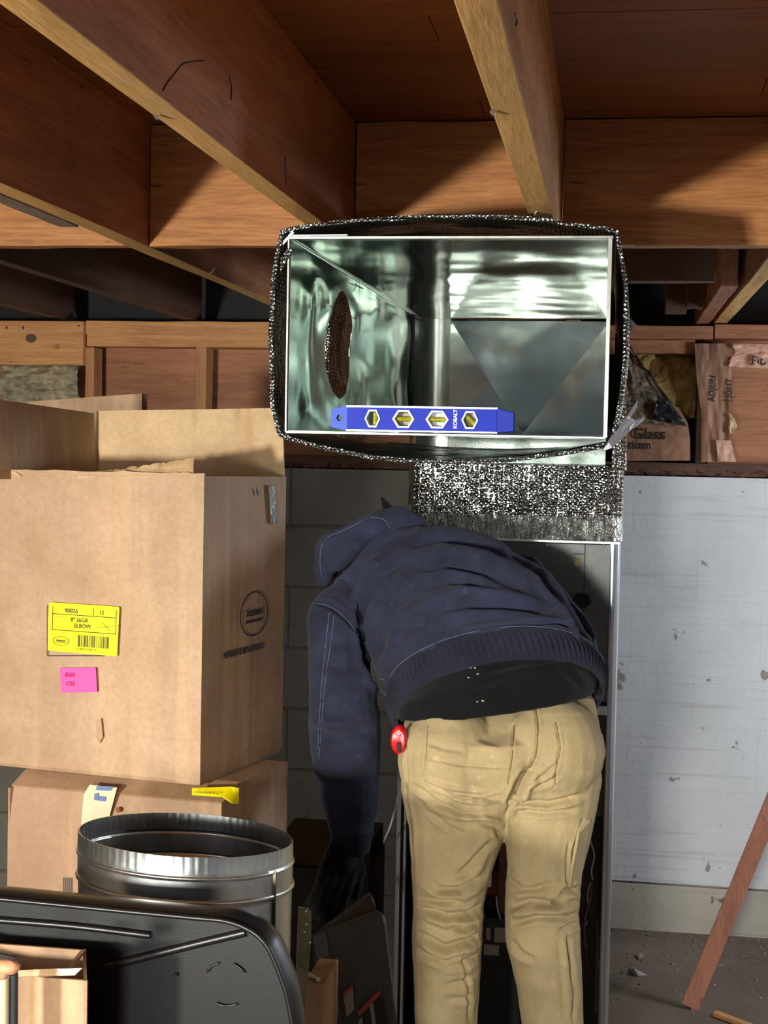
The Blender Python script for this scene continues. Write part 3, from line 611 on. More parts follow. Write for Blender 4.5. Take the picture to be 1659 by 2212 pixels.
m.ring([[c+V((r*cos(2*pi*j/28), -d_, r*.82*sin(2*pi*j/28))) for j in range(28)] for r, d_ in ((.0205, -.004), (.0205, .003), (.0165, .006), (.014, .004), (.006, .004), (.004, .006))]); m.build('rubber_grommet', M['blackm'], furn, None, 40)
m = MB(); x_ = W(1261, 1297, FY0).x; m.box((x_-.0009, FY0-.0008, fz(1400)), (x_+.0009, FY0+.001, fz(1172))); m.box((W(1240, 1200, FY0).x, FY0-.0008, fz(1196)), (x_, FY0+.001, fz(1194))); m.build('panel_seam', M['inside'], furn)
for px_, py_ in ((1182, 1177), (1305, 1178), (1141, 1204)):
    MB().sphere(W(px_, py_, FY0-.001), .0035, 10).build('screw', M['edge'], furn, None, 180)
m = MB(); m.obox(W(1241, 1222, FY0-.0008), (.014, 0, 0), (0, .0006, 0), (0, 0, .018)); m.build('paper_dot', flat('faded_yellow_sticker', '#b8b070', .6), furn, None, None, .0002)
# inside of the compartment
m = MB(); m.box((FX0+.02, FY0+.10, .05), (-.18, FY0+.3, .60)); m.build('blower_housing', M['inside'], furn, None, None, .01)
m = MB(); m.box((-.295, FY0+.05, fz(1960)), (-.215, FY0+.12, fz(1905))); m.build('gas_valve', M['maroon'], furn, None, None, .006)
m = MB(); m.box((-.275, FY0+.028, fz(1935)), (-.252, FY0+.05, fz(1898))); m.build('valve_tag', M['white'], furn, None, None, .004)
m = MB(); m.box((-.31, FY0+.03, fz(2095)), (-.19, FY0+.09, fz(2002))); cb = m.build('control_box', M['inside'], furn, None, None, .003)
for (x_0, y_0, x_1, y_1) in ((1045, 2062, 1078, 2042), (1068, 2035, 1100, 2005), (1050, 2030, 1060, 2005)):
    a, b = W(x_0, y_0, FY0+.029), W(x_1, y_1, FY0+.029); m = MB(); m.box((a.x, FY0+.0285, min(a.z, b.z)), (b.x, FY0+.0295, max(a.z, b.z))); m.build('rating_label', M['label'], furn)
m = MB(); x_ = W(1090, 1850, FY0+.03).x; m.box((x_-.012, FY0+.03, fz(1990)), (x_+.018, FY0+.05, fz(1700))); m.build('inner_bracket', M['sill'], furn)
def wire(pts, r, mt, Y, name='wire', parent=furn):
    P3 = curve_pts([W(x, y, Y+(.01*snoise(i, 3))) for i, (x, y) in enumerate(pts)]); return MB().tube(P3, r, 6).build(name, mt, parent, None, 180)
wire([(1072, 1935), (1075, 1965), (1084, 1995), (1090, 2030)], .0016, M['wire_w'], FY0+.03)
wire([(1271, 1805), (1280, 1830), (1284, 1850), (1278, 1880), (1280, 1900)], .0022, M['wire_w'], FY0+.02)
wire([(1280, 1905), (1276, 1940), (1266, 1975), (1262, 2010), (1268, 2050)], .0028, M['wire_b'], FY0+.02)
wire([(1276, 1905), (1270, 1935), (1272, 1975), (1264, 2000)], .0020, M['wire_w'], FY0+.03)
wire([(1284, 1915), (1284, 1950), (1274, 1990), (1262, 2030), (1272, 2090), (1290, 2130)], .0018, M['wire_b'], FY0+.03)
wire([(1258, 2000), (1270, 2040), (1290, 2070), (1300, 2120)], .0014, M['wire_w'], FY0+.04)
m = MB(); m.tube([W(1268, 1790, FY0+.02), W(1281, 1730, FY0+.02)], .007, 12); m.build('sensor_tube', M['furn_l'], furn, None, 60)
m = MB(); m.box((-.05, FY0+.03, .05), (-.005, FY0+.04, fz(1760))); m.build('inner_bracket', M['inside'], furn)
# loose white wire end hanging beside the furnace
m = MB().tube(curve_pts([W(857, 1722, 3.3), W(852, 1752, 3.3), W(843, 1785, 3.3), W(833, 1808, 3.31), W(829, 1818, 3.31)]), [.0022]*20+[.0012]*5, 8)
tag(m.build('loose_cable', M['wire_w'], None, W(857, 1722, 3.3), 180), 'loose white cable end hanging between sleeve and furnace', 'cable')

# ================================================================== CARDBOARD BOXES
C0 = W(432, 1697, 2.62); zbx = C0.z; ztx = 1.487
sd = V((.079, .33, 0)).normalized(); fd = V((-.985, .17, 0)).normalized(); LS = (W(617, 1627, 2.95)-C0).length; LF = .62
big = thing('cardboard_box', 'large open cardboard box with yellow and pink labels on its front', 'box', C0+fd*LF/2+sd*LS/2)
def wall(o, d, L, z0, z1, th, wob=.003, seed=0, topfn=None):
    n = d.cross(V((0, 0, 1)))
    def fn(u, v):
        zt_ = z1+(topfn(u) if topfn else 0); e = sin(pi*u)*sin(pi*min(1, max(0, v)))
        return o+d*(L*u)+V((0, 0, z0+(zt_-z0)*v-o.z))+n*(wob*2*snoise(u*4+seed, v*3)*e+.0015*snoise(u*30+seed, 1)*e)
    return MB().sheet(fn, 30, 24, th)
wall(C0, fd, LF, zbx, ztx, .004, seed=1, topfn=lambda u: .003*snoise(u*30, 5)+(.002 if u < .3 else 0)).build('front_panel', M['card'], big, None, 40)
sp = wall(C0, sd, LS, zbx, ztx-.003, -.004, .004, 4, topfn=lambda u: -.006*u).build('side_panel', M['card2'], big, None, 40)
B0 = C0+sd*LS; wall(B0, fd, LF, zbx, ztx-.01, -.004, seed=7).build('back_panel', M['card2'], big, None, 40)
wall(C0+fd*LF, sd, LS, zbx, ztx-.01, .004, seed=9).build('side_panel', M['card2'], big, None, 40)
m = MB(); m.obox(C0, fd*LF, sd*LS, (0, 0, .006)); m.build('bottom_panel', M['card2'], big)
# flaps
def flap(name, pts, mt, ox=.0, seed=0, n=24, amp=.003, jag=0, jb=0, yfn=None):
    """quad flap: bl, br, tr, tl in world"""
    bl_, br_, tr_, tl_ = [V(p) for p in pts]
    def fn(u, v):
        a = bl_.lerp(br_, u); b = tl_.lerp(tr_, u)+V((0, 0, jag*(snoise(u*26, seed)+.6*snoise(u*60, seed))*2)); p = a.lerp(b, v)
        p.y += amp*(snoise(u*14+seed, v)+.6*snoise(u*5, v*4+seed)+(.8 if (int(u*17+seed) % 5 == 0) else 0)*v); return p
    return MB().sheet(fn, n*2, n, .004).build(name, mt, big, None, 40)
flap('back_flap', [W(203, 1040, 3.02), W(616, 1045, 2.955), W(612, 882, 2.98), W(208, 888, 3.03)], M['card_in'], seed=2, amp=.007)
flap('inner_flap', [W(-40, 1035, 2.60), W(204, 1035, 3.0), W(200, 893, 3.01), W(-40, 858, 2.60)], M['card2'], seed=5, amp=.001)
o = flap('torn_front_edge', [W(-20, 1032, 2.70), W(419, 1031, 2.624), W(418, 1024, 2.63), W(-20, 1024, 2.71)], M['card_in'], seed=6, jag=.003)
flap('front_flap', [W(170, 1032, 2.665), W(419, 1031, 2.632), W(417, 992, 2.66), W(182, 1029, 2.68)], M['card_in'], seed=8, jag=.0022, amp=.005)
for (x_, w_) in ((32, 16), (70, 10)): # ragged paper tears on the front edge
    MB().plate([W(x_-w_, 1034, 2.69), W(x_+w_, 1034, 2.685), W(x_+w_-4, 1026, 2.68), W(x_, 1018, 2.685), W(x_-w_+6, 1024, 2.69)], .003).build('torn_edge', M['card_in'], big)
# on the front face: helper frame
def FP(x, y, lift=.0012):             # pixel -> point on box front plane
    d = ray(x, y); n = fd.cross(V((0, 0, 1))); n = n if n.y < 0 else -n; k_ = (C0-EYE).dot(n)/d.dot(n); return EYE+d*k_+n*(lift+.0045)
def quadlabel(name, c4, mt, parent, th=.0006): return MB().plate(c4, th).build(name, mt, parent)
def rounded(c4, r=.004, n=4):
    out = []
    for i in range(4):
        p, a, b = c4[i], c4[i-1], c4[(i+1) % 4]; da, db = (a-p).normalized(), (b-p).normalized()
        for k_ in range(n+1):
            t2 = k_/n; out.append(p+da*r*(1-t2)**2+db*r*t2**2)
    return out
yl = [FP(105+5, 1300, .002), FP(262, 1310, .002), FP(257, 1417, .002), FP(110-3, 1404, .002)]
Y4 = yl; sticker = quadlabel('yellow_label', rounded(Y4), M['yellow'], big)
ex = (Y4[1]-Y4[0]); ey = (Y4[0]-Y4[3]); nf = ex.cross(ey).normalized()
def LP(u, v, l=.0008): return Y4[3]+ex*u+ey*v+nf*l
def strip(a, b, w, name, parent, mt, nrm, th=.0003):
    a, b = V(a), V(b); d = (b-a).normalized(); s_ = nrm.cross(d)*w/2; return MB().plate([a-s_, b-s_, b+s_, a+s_], th).build(name, mt, parent)
for (u0, v0, u1, v1) in ((.06, .44, .06, .93), (.05, .77, .96, .77), (.96, .44, .96, .93), (.05, .44, .965, .44), (.64, .77, .64, .93)): strip(LP(u0, v0), LP(u1, v1), .0014, 'printed_rule', sticker, M['ink'], nf)
strip(LP(.66, .53), LP(1.0, .62), .0008, 'pen_stroke', sticker, M['ink'], nf); strip(LP(.76, .66), LP(.88, .50), .0010, 'pen_stroke', sticker, M['ink'], nf); strip(LP(.08, .72), LP(.22, .72), .0007, 'pen_stroke', sticker, M['ink_y'], nf)
text('90826', .0115, LP(.23, .85), ex, ey, M['ink_y'], sticker, bold=.0003); text('12', .0105, LP(.72, .85), ex, ey, M['ink_y'], sticker, bold=.0003)
text('8" 26GA', .0105, LP(.32, .67), ex, ey, M['ink_y'], sticker, bold=.0003); text('ELBOW', .0105, LP(.37, .55), ex, ey, M['ink_y'], sticker, bold=.0003)
m = MB(); rr = random.Random(5); x_ = .43
while x_ < .88:
    w_ = rr.choice([.008, .010, .014, .022, .034]); a, b = LP(x_, .13), LP(x_, .37); m.plate([a, a+ex*w_, b+ex*w_, b], .0003); x_ += w_+rr.choice([.009, .012, .02])
m.build('barcode', M['ink_y'], sticker)
text('0  86245 37042  4', .0055, LP(.42, .08), ex, ey, M['ink_y'], sticker)
def oval(c, X, Y_, r1, w, mt, parent, name='oval_logo', nrm=None):
    pts = []; k_ = 40; m = MB(); X, Y_ = V(X), V(Y_); nn = X.cross(Y_).normalized()*.0003
    for i in range(k_): a = 2*pi*i/k_; pts.append((c+X*cos(a)+Y_*sin(a), c+X*cos(a)*(1-w)+Y_*sin(a)*(1-w)))
    vs = [p for q in pts for p in q]; fs = [(2*i, 2*i+1, (2*i+3) % (2*k_), (2*i+2) % (2*k_)) for i in range(k_)]
    m.add(vs+[v+nn for v in vs], fs+[tuple(x+2*k_ for x in f) for f in fs]); return m.build(name, mt, parent)
oval(LP(.19, .22), ex*.115, ey*.10, 1, .10, M['ink_y'], sticker)
text('Southwark', .0045, LP(.19, .225), ex, ey, M['ink'], sticker, bold=.0002, align='CENTER'); strip(LP(.12, .19), LP(.26, .19), .0012, 'logo_bar', sticker, M['ink'], nf)
pk = [FP(133, 1442, .002), FP(211, 1441, .002), FP(214, 1494, .002), FP(136, 1495, .002)]; ps_ = quadlabel('pink_label', rounded(pk, .003), M['pink'], big)
px1, py1 = pk[1]-pk[0], pk[0]-pk[3]; text('8560', .0115, pk[3]+px1*.14+py1*.72+nf*.0008, px1, py1, M['magenta_ink'], ps_, bold=.0003, sx=.95); text('1/25', .0115, pk[3]+px1*.14+py1*.36+nf*.0008, px1, py1, M['magenta_ink'], ps_, bold=.0003)
m = MB()
for a, b in (((105, 1308), (105, 1416)), ((105, 1308), (116, 1309)), ((105, 1416), (228, 1416))):
    A, B = FP(*a, .0006), FP(*b, .0006); d = (B-A).normalized(); s_ = nf.cross(d)*.0008; m.plate([A-s_, B-s_, B+s_, A+s_], .0003)
m.build('printed_outline', M['violet_ink'], big)
m = MB(); m.plate([FP(212, 1555), FP(222, 1550), FP(226, 1590), FP(218, 1605), (FP(211, 1590))], .0006); m.build('scuff_tear', M['card2'], big)
# on the side face
ns = sd.cross(V((0, 0, 1))); ns = ns if ns.x > 0 else -ns
def SP(x, y, lift=.0015):
    d = ray(x, y); k_ = (C0-EYE).dot(ns)/d.dot(ns); return EYE+d*k_+ns*(lift+.0050)
c = SP(541, 1325, .003); oval(c, sd*((SP(571, 1325)-SP(511, 1325)).length/2), V((0, 0, .044)), 1, .06, M['violet_ink'], big)
text('Southwark', .021, c+V((0, 0, .003)), sd, (0, 0, 1), M['violet_ink'], big, 'printed_lettering', .0006, .75, 'CENTER')
strip(c+sd*-.035+V((0, 0, -.014)), c+sd*.035+V((0, 0, -.014)), .005, 'printed_bar', big, M['violet_ink'], ns)
text('PREFABRICATED METAL PRODUCTS', .0165, SP(474, 1417, .003), sd, (0, 0, 1), M['violet_ink'], big, 'printed_lettering', .0004, .62)
MB().plate([SP(572, 1047, .002), SP(585, 1049, .002), SP(591, 1132, .002), SP(578, 1130, .002)], .0008).build('clear_tape', M['foiltape'], big)
MB().plate([SP(547, 1052, .001), SP(551, 1060, .001), SP(552, 1072, .001), SP(548, 1066, .001)], .0006).build('slit', M['ink'], big)

# lower box that carries it
D0 = W(479, 1722, 2.60); D0.z = zbx-.012; lb_s = V((.24, .97, 0)).normalized(); lb_f = V((-.995, .10, 0)).normalized()
low = thing('cardboard_box', 'taped brown cardboard box underneath the large open box', 'box', V((D0.x-.2, D0.y+.15, 0)))
def low_pt(u, w, z): return D0+lb_f*u+lb_s*w+V((0, 0, z-D0.z))
LL, LW = .43, .27
def lowwall(o, d, L, th, seed, z1=zbx-.002):
    return wall(V((o.x, o.y, 0)), d, L, 0, z1, th, .004, seed)
zf = zbx-.030
MB().sheet(lambda u, v: low_pt(LL*u, .002*snoise(u*4, v*4)+.012*max(0, v-.94)/.06, zf*v), 30, 26, .004).build('front_panel', M['card2'], low, None, 40)
MB().sheet(lambda u, v: low_pt(0, LW*u, (zf+.005+.020*min(1, u*4))*v), 14, 20, -.004).build('side_panel', M['card2'], low, None, 40)
MB().sheet(lambda u, v: low_pt(LL, LW*u, zf*v), 6, 10, .004).build('side_panel', M['card2'], low, None, 40)
MB().sheet(lambda u, v: low_pt(LL*u, LW, zf*v), 6, 10, -.004).build('back_panel', M['card2'], low, None, 40)
MB().sheet(lambda u, v: low_pt(LL*u, .012+(LW-.012)*v, zf+.0255*min(1, v*5)), 20, 20, -.004).build('top_flap', M['card2'], low, None, 40)
def BP(x, y, lift=.0015):
    n = lb_f.cross(V((0, 0, 1))); n = n if n.y < 0 else -n; d = ray(x, y); return EYE+d*((D0-EYE).dot(n)/d.dot(n))+n*(lift+.0045)
tp = MB().plate([BP(172, 1860, .002), BP(236, 1868, .002), BP(240, 1760, .002), BP(250, 1722, .002), BP(255, 1700, .0), BP(196, 1694, .0), BP(184, 1715, .002), (BP(180, 1760, .002))], .0008).build('packing_tape', M['tape'], low)
bn = (lb_f.cross(V((0, 0, 1)))); bn = bn if bn.y < 0 else -bn
for q in ([(213, 1696), (250, 1697), (242, 1706), (211, 1705)], [(208, 1712), (217, 1711), (217, 1727), (207, 1726)], [(218, 1718), (233, 1719), (231, 1729), (218, 1728)]): MB().plate([BP(*p, .0035) for p in q], .0003).build('tape_print', M['blue_ink'], low)
m = MB().plate([W(415, 1703, 2.60), W(500, 1700, 2.615), W(516, 1703, 2.60), W(516, 1737, 2.59), W(500, 1736, 2.592), W(480, 1722, 2.594), W(415, 1718, 2.592)], .0012); m.build('yellow_label', M['yellow'], low)
text('Do not bend 12 in', .0060, W(420, 1711, 2.585), (1, .0, 0), (0, 0, 1), M['ink_y'], low)
MB().sphere(BP(258, 1748, .0), .005, 12).build('staple_button', M['amber'], low, None, 180)
m = MB()
for k_ in range(5): a = BP(139+k_*4.2, 1894, .001); b = BP(139+k_*4.2, 1932, .001); m.plate([a, a+V((.0018, 0, 0)), b+V((.0018, 0, 0)), b], .0003)
m.build('printed_bars', M['violet_ink'], low)
# box flap behind the big box
m = MB(); m.sheet(lambda u, v: W(60+248*u, 1000-(1000-868+18*u)*v, 3.25)+V((0, .004*snoise(u*7, v*4), 0)), 20, 10, .004); m.sheet(lambda u, v: W(296+22*u, 900-50*v, 3.28), 4, 4, .004)
m.box((W(60, 1000, 3.25).x, 3.26, 0), (W(318, 1000, 3.25).x, 3.70, W(60, 1000, 3.25).z)); m.build('cardboard_carton', M['card2'], None, (W(60, 1000, 3.25).x, 3.26, 0), 40)
tag(bpy.data.objects['cardboard_carton'], 'brown carton behind the large open box, only its top edge showing', 'box')

# ================================================================== ROUND DUCT PIPE
RC = V((W(403, 1800, 2.16).x, 2.16, 0)); Rr = .1625; zr = W(403, 1801, 2.16).z
pipe = thing('round_duct_pipe', 'wide round galvanised duct pipe with a crimped rim standing upright', 'duct pipe', (RC.x, RC.y, 0))
K = 220; tx, ty = radians(4.2), radians(2.6)
def pr(r, d, crimp=0, a0=0):
    out = []
    for j in range(K):
        a = 2*pi*j/K; rr_ = r+crimp*(.5+.5*cos(a*80)) ; x_, y_, z_ = rr_*cos(a), rr_*sin(a), -d
        h = zr-d; z2 = -y_*math.tan(tx)*(1 if d < .5 else 0)-x_*math.tan(ty)*(1 if d < .5 else 0)
        out.append(V((RC.x+x_, RC.y+y_, max(0, h+z2))))
    return out
prof = [(Rr-.002, 0, .0018), (Rr-.002, .008, .0018), (Rr-.001, .022, .0014), (Rr, .0255, 0), (Rr, .0280, 0), (Rr+.0018, .0295, 0), (Rr+.0022, .031, 0), (Rr+.0018, .0325, 0), (Rr, .034, 0), (Rr, .0355, 0), (Rr, .0600, 0), (Rr, .0620, 0), (Rr+.0022, .0635, 0), (Rr+.003, .0660, 0), (Rr+.0022, .0685, 0), (Rr-.0005, .0705, 0), (Rr-.001, .0725, 0), (Rr-.001, .076, 0), (Rr-.002, .2, 0), (Rr-.002, .45, 0), (Rr-.002, zr, 0)]
inner_ = [(r-.0012, d, c_) for r, d, c_ in prof][::-1]
m = MB(); rg = [pr(*q) for q in prof]+[pr(*q) for q in inner_]; m.ring(rg, capa=False, capb=False); K2 = K; n_ = len(rg)
m.f += [(j, (n_-1)*K+j, (n_-1)*K+(j+1) % K, (j+1) % K) for j in range(K)]; m.mi += [0]*K
m.build('pipe_wall', M['galv_out'], pipe, None, 50)
m = MB(); sx_ = RC.x+Rr*cos(radians(-22)); sy_ = RC.y+Rr*sin(radians(-22)); m.box((sx_-.004, sy_-.002, .02), (sx_+.004, sy_+.002, zr-.03)); m.build('lock_seam', M['bracket'], pipe, None, None, .001)

# ================================================================== BLACK PLASTIC TRAY (stands in front)
YT = 1.86
tray = thing('plastic_tray', 'large black plastic tray with raised lip and rounded corner, in front of the round pipe', 'tray', W(300, 2300, YT))
edge = [(-60, 1938), (0, 1942), (262, 1968), (420, 1983), (492, 1991), (545, 2013), (575, 2042), (590, 2070), (606, 2110), (619, 2150), (631, 2212), (640, 2300), (645, 2420)]
P3 = curve_pts([W(x, y, YT) for x, y in edge], 4)
zbot = .02; m = MB(); ft = [p for p in P3]
def fd_(p, d): return V((p.x, p.y+d, p.z))
btm = [V((p.x, p.y, zbot)) for p in (P3[-1], P3[0])]
m.plate([fd_(p, .010) for p in ft]+[fd_(b, .010) for b in btm], -.004); m.build('panel', M['plastic'], tray, None, None, .001)
m = MB(); m.tube(P3, .0036, 8); m.build('lip_bead', M['plastic'], tray, None, 60)
back = [fd_(p, .055)+V((0.004, 0, .000)) for p in P3]
k_ = len(P3); m = MB()
def lip(u, v): 
    t2 = u*(k_-1); i = min(int(t2), k_-2); a = P3[i].lerp(P3[i+1], t2-i); b = back[i].lerp(back[i+1], t2-i); q = a.lerp(b, v); q.z += .006*sin(pi*v); q.x += .004*sin(pi*v); return q
m.sheet(lip, 60, 8, -.003); m.build('outer_lip', M['plastic'], tray, None, 60)
m = MB(); cc_ = W(488, 2126, YT+.006); R_ = .029
for a0, a1 in ((110, 150), (35, 72), (245, 300)): MB().tube([cc_+V((R_*1.05*cos(radians(a)), 0, R_*sin(radians(a)))) for a in np.linspace(a0, a1, 10)], .0016, 8).build('moulded_ring', M['plastic'], tray, None, 60)
m = MB(); m.tube(curve_pts([W(-40, 1985, YT+.006), W(150, 2000, YT+.006), W(325, 2021, YT+.006)]), .005, 8); m.tube(curve_pts([W(230, 2088, YT+.008), W(400, 2045, YT+.008), W(530, 2014, YT+.008)]), .006, 8); m.build('moulded_ridge', M['plastic'], tray, None, 60)
for px_, py_ in ((573, 2031), (380, 2105)): MB().sphere(W(px_, py_, YT+.006), .003, 8).build('rivet', M['plastic'], tray, None, 180)

# small carton bottom left
sb = thing('cardboard_box', 'small open cardboard box in the bottom left corner', 'box', W(90, 2300, 1.72))
YS = 1.70; a, b = W(-80, 2122, YS), W(188, 2122, YS); zs = W(100, 2112, YS).z; YQ = YS+.115; a2, b2 = W(-80, 2051, YQ), W(186, 2051, YQ)
def up(p, z): return V((p.x, p.y, z))
MB().sheet(lambda u, v: up(a.lerp(b, u), .02+(zs-.02)*v), 10, 6, -.004).build('front_panel', M['card2'], sb)
MB().sheet(lambda u, v: up(b.lerp(b2, u), .02+(zs+(b2.z-zs)*u-.02)*v), 6, 6, -.004).build('side_panel', M['card2'], sb)
MB().sheet(lambda u, v: up(a2.lerp(b2, u), .02+(b2.z-.02)*v), 10, 6, .004).build('back_panel', M['card2'], sb)
MB().sheet(lambda u, v: up(a.lerp(a2, u), .02+(zs-.02)*v), 6, 6, .004).build('side_panel', M['card2'], sb); MB().plate([up(p, .02) for p in (a, b, b2, a2)], .004).build('bottom_panel', M['card2'], sb)
MB().plate([W(40, 2098, YS-.001), W(122, 2096, YS-.001), W(178, 2092, YS-.004), W(162, 2107, YS-.008), W(126, 2108, YS-.008), W(42, 2112, YS-.004)], .003).build('front_flap', M['card_in'], sb)
MB().plate([W(142, 2094, YS+.02), W(150, 2094, YS+.02), W(186, 2050, YS+.112), W(174, 2052, YS+.114)], .003).build('side_flap', M['card'], sb)
MB().plate([W(124, 2093, YS-.01), W(178, 2091, YS-.01), W(162, 2106, YS-.012), W(128, 2107, YS-.012)], .001).build('clear_tape', M['wax'], sb)
# bits at the left edge
m = MB(); m.tube([V((W(2, 2200, 1.62).x, 1.62, .4)), V((W(2, 2110, 1.62).x, 1.62, W(2, 2110, 1.62).z))], .010, 20); m.build('pale_canister', M['tape'], None, V((W(2, 2200, 1.62).x, 1.62, .4)), 50)
tag(bpy.data.objects['pale_canister'], 'cream tube standing at the bottom left edge', 'tube')
m = MB(); m.tube([V((W(28, 2200, 1.63).x, 1.63, .4)), V((W(28, 2104, 1.63).x, 1.63, W(28, 2104, 1.63).z))], .0062, 16); m.build('dark_tube', flat('dark_grey_rubber', '#2e3034', .5), None, V((W(28, 2200, 1.63).x, 1.63, .4)), 50)
tag(bpy.data.objects['dark_tube'], 'dark grey tube beside the cream tube at the bottom left edge', 'tube')
c = W(12, 2088, 1.60); m = lump(c, .017, .012, .0085, 4, 3, .12); m2 = lump(W(2, 2103, 1.60), .010, .010, .007, 6, 3, .1); m.add(m2.v, m2.f)
tag(m.build('leather_glove_finger', flat('tan_leather', '#b98460', .6, 0, .001, 60, '#cf9a74'), None, c, 180), 'tan leather glove tip lying at the bottom left edge', 'glove')
m = MB().plate([W(-10, 2056, 1.66), W(16, 2062, 1.66), W(38, 2066, 1.66), (W(26, 2072, 1.66)), W(-10, 2070, 1.66)], .003); tag(m.build('black_scrap', M['blackm'], None, W(10, 2066, 1.66)), 'black scrap above the tan glove at the left edge', 'scrap')

# ================================================================== GREY DOOR PANEL, BRACKET, BACK ITEMS
YD = 2.84
door = thing('furnace_door_panel', 'grey sheet metal furnace door with warning labels leaning beside the trouser leg', 'metal panel', W(770, 2400, YD))
pt = [W(674, 2020, YD), W(690, 2010, YD), W(810, 1966, YD+.01), W(826, 1974, YD+.01), W(833, 1990, YD+.01), W(857, 2212, YD-.03), W(880, 2420, YD-.05), W(725, 2420, YD-.06), W(694, 2212, YD-.04), W(676, 2060, YD-.01)]
MB().plate(pt, -.012).build('face_panel', M['furn_dk'], door, None, None, .004)
MB().plate([W(674, 2019, YD+.003), W(798, 1926, YD+.05), W(808, 1942, YD+.05), W(812, 1968, YD+.014), W(692, 2012, YD+.006)], -.004).build('top_flange', M['furn_dk'], door, None, None, .001)
MB().plate([W(675, 2022, YD-.004), W(704, 2012, YD-.004), W(712, 2066, YD-.012), W(684, 2072, YD-.012)], -.002).build('corner_fold', M['furn'], door, None, None, .002)
MB().tube([W(714, 2068, YD-.014), W(722, 2130, YD-.025), W(735, 2212, YD-.038), W(760, 2400, YD-.058)], .003, 8).build('pressed_rib', M['furn_dk'], door, None, 60)
def DP(x, y): return W(x, y, YD-.006-(y-2020)/192*.032-.004)
MB().plate([DP(741, 2148), DP(762, 2128), DP(765, 2180), DP(749, 2197)], .0006).build('warning_label', M['label'], door)
MB().plate([DP(741, 2146), DP(761, 2126), DP(763, 2134), DP(743, 2154)], .0012).build('warning_label', M['orange'], door)
MB().plate([DP(773, 2186), DP(820, 2138), DP(823, 2148), DP(776, 2196)], .0012).build('warning_label', M['orange'], door)
MB().plate([DP(776, 2196), DP(823, 2150), DP(834, 2212), DP(838, 2250), DP(782, 2300)], .0008).build('warning_label', M['ink'], door)
MB().plate([DP(799, 2172), DP(806, 2165), DP(816, 2240), DP(809, 2246)], .0014).build('warning_label', M['label'], door)
MB().plate([DP(774, 2205), DP(782, 2196), DP(788, 2250), DP(779, 2256)], .0014).build('warning_label', M['label'], door)
YB = 2.52; m = MB()
pb = [W(644, 1957, YB), W(664, 1962, YB), W(672, 1970, YB), W(672, 2030, YB), W(664, 2120, YB), W(660, 2212, YB), W(655, 2420, YB), W(630, 2420, YB), W(634, 2212, YB), W(640, 2060, YB)]
br = tag(MB().plate(pb, -.003).build('metal_bracket', M['bracket'], None, W(650, 2420, YB), None, .001), 'tarnished perforated metal strip standing right of the round pipe', 'bracket')
for x_, y_ in ((661, 1969), (662, 1997), (658, 2013), (669, 2036)): MB().sphere(W(x_, y_, YB-.0015), .0028, 8).build('hole_rim', M['edge'], br, None, 180)
m = MB(); m.box((W(655, 2212, 2.62).x, 2.62, 0), (W(700, 2212, 2.62).x, 2.76, W(680, 2126, 2.62).z)); tag(m.build('small_carton', M['card2'], None, (W(660, 2212, 2.62).x, 2.62, 0), None, .003), 'beige carton between the metal strip and the grey door panel', 'box')
m = MB(); zz = W(680, 2126, 2.62).z+.0055; m.tube([up(W(661, 2124, 2.66), zz), up(W(688, 2122, 2.63), zz)], .005, 12); tag(m.build('steel_rod', M['edge'], None, W(661, 2124, 2.6), 60), 'short shiny steel rod end on the beige carton', 'rod')
m = MB(); m.box((W(600, 1865, 3.5).x, 3.5, W(640, 1866, 3.5).z-.004), (W(800, 1865, 3.5).x, 3.7, W(640, 1812, 3.5).z)); tag(m.build('wooden_crate_board', flat('ochre_board', '#4a3d1c', .7, 0, .001, 20, '#5a4a22'), None, (W(640, 1865, 3.5).x, 3.5, W(640, 1866, 3.5).z), None, .002), 'dim ochre board lying behind the round pipe', 'board')
m = MB(); m.box((W(600, 1870, 3.5).x, 3.48, 0), (W(800, 1870, 3.5).x, 3.74, W(640, 1868, 3.5).z)); tag(m.build('metal_bin', flat('dull_grey_bin', '#3c3c3c', .5, .3, .001, 20, '#4a4a48'), None, (W(640, 1870, 3.5).x, 3.48, 0), None, .004), 'dull grey metal bin in the shadow behind the gloved hand', 'bin')

# ================================================================== FLOOR BITS, STAKE
A = WZ(1490, 2178, .0); A.z = .004; Bp = W(1659, 1762, 4.22); d = (Bp-A).normalized(); side = V((1, -.1, 0)); side = (side-d*side.dot(d)).normalized(); th = d.cross(side).normalized()
m = MB(); rings = []
for i in range(16):
    p = A+d*(1.25*i/15); w = .0245; tt = .010; rings.append([p-side*w-th*tt, p+side*w-th*tt, p+side*w+th*tt, p-side*w+th*tt])
m.ring(rings); tag(m.build('wooden_stake', M['stake'], None, A, None, .0015), 'reddish wooden stake leaning against the white wall at the right', 'stake')
m = MB().plate([WZ(1364, 2088, .004), WZ(1372, 2094, .022), WZ(1398, 2106, .006), WZ(1380, 2108, .003), WZ(1368, 2104, .003)], .002); tag(m.build('paper_scrap', M['wax'], None, WZ(1372, 2100, 0)), 'crumpled white scrap on the dirty floor beside the furnace', 'paper scrap')
m = MB().plate([WZ(1372, 2062, .004), WZ(1382, 2058, .01), WZ(1392, 2066, .004), WZ(1380, 2072, .003)], .002); tag(m.build('paper_scrap', flat('grey_chip', '#8a8078', .8), None, WZ(1380, 2066, 0)), 'greyish chip on the floor close to the white wall', 'paper scrap')
m = MB().obox(WZ(1540, 2195, .002), (.16, -.14, .0), (.012, .02, 0), (0, 0, .01)); tag(m.build('wood_splinter', M['plate'], None, WZ(1540, 2195, 0)), 'pale wood splinter on the floor by the foot of the stake', 'splinter')
rnd = random.Random(4); m = MB()
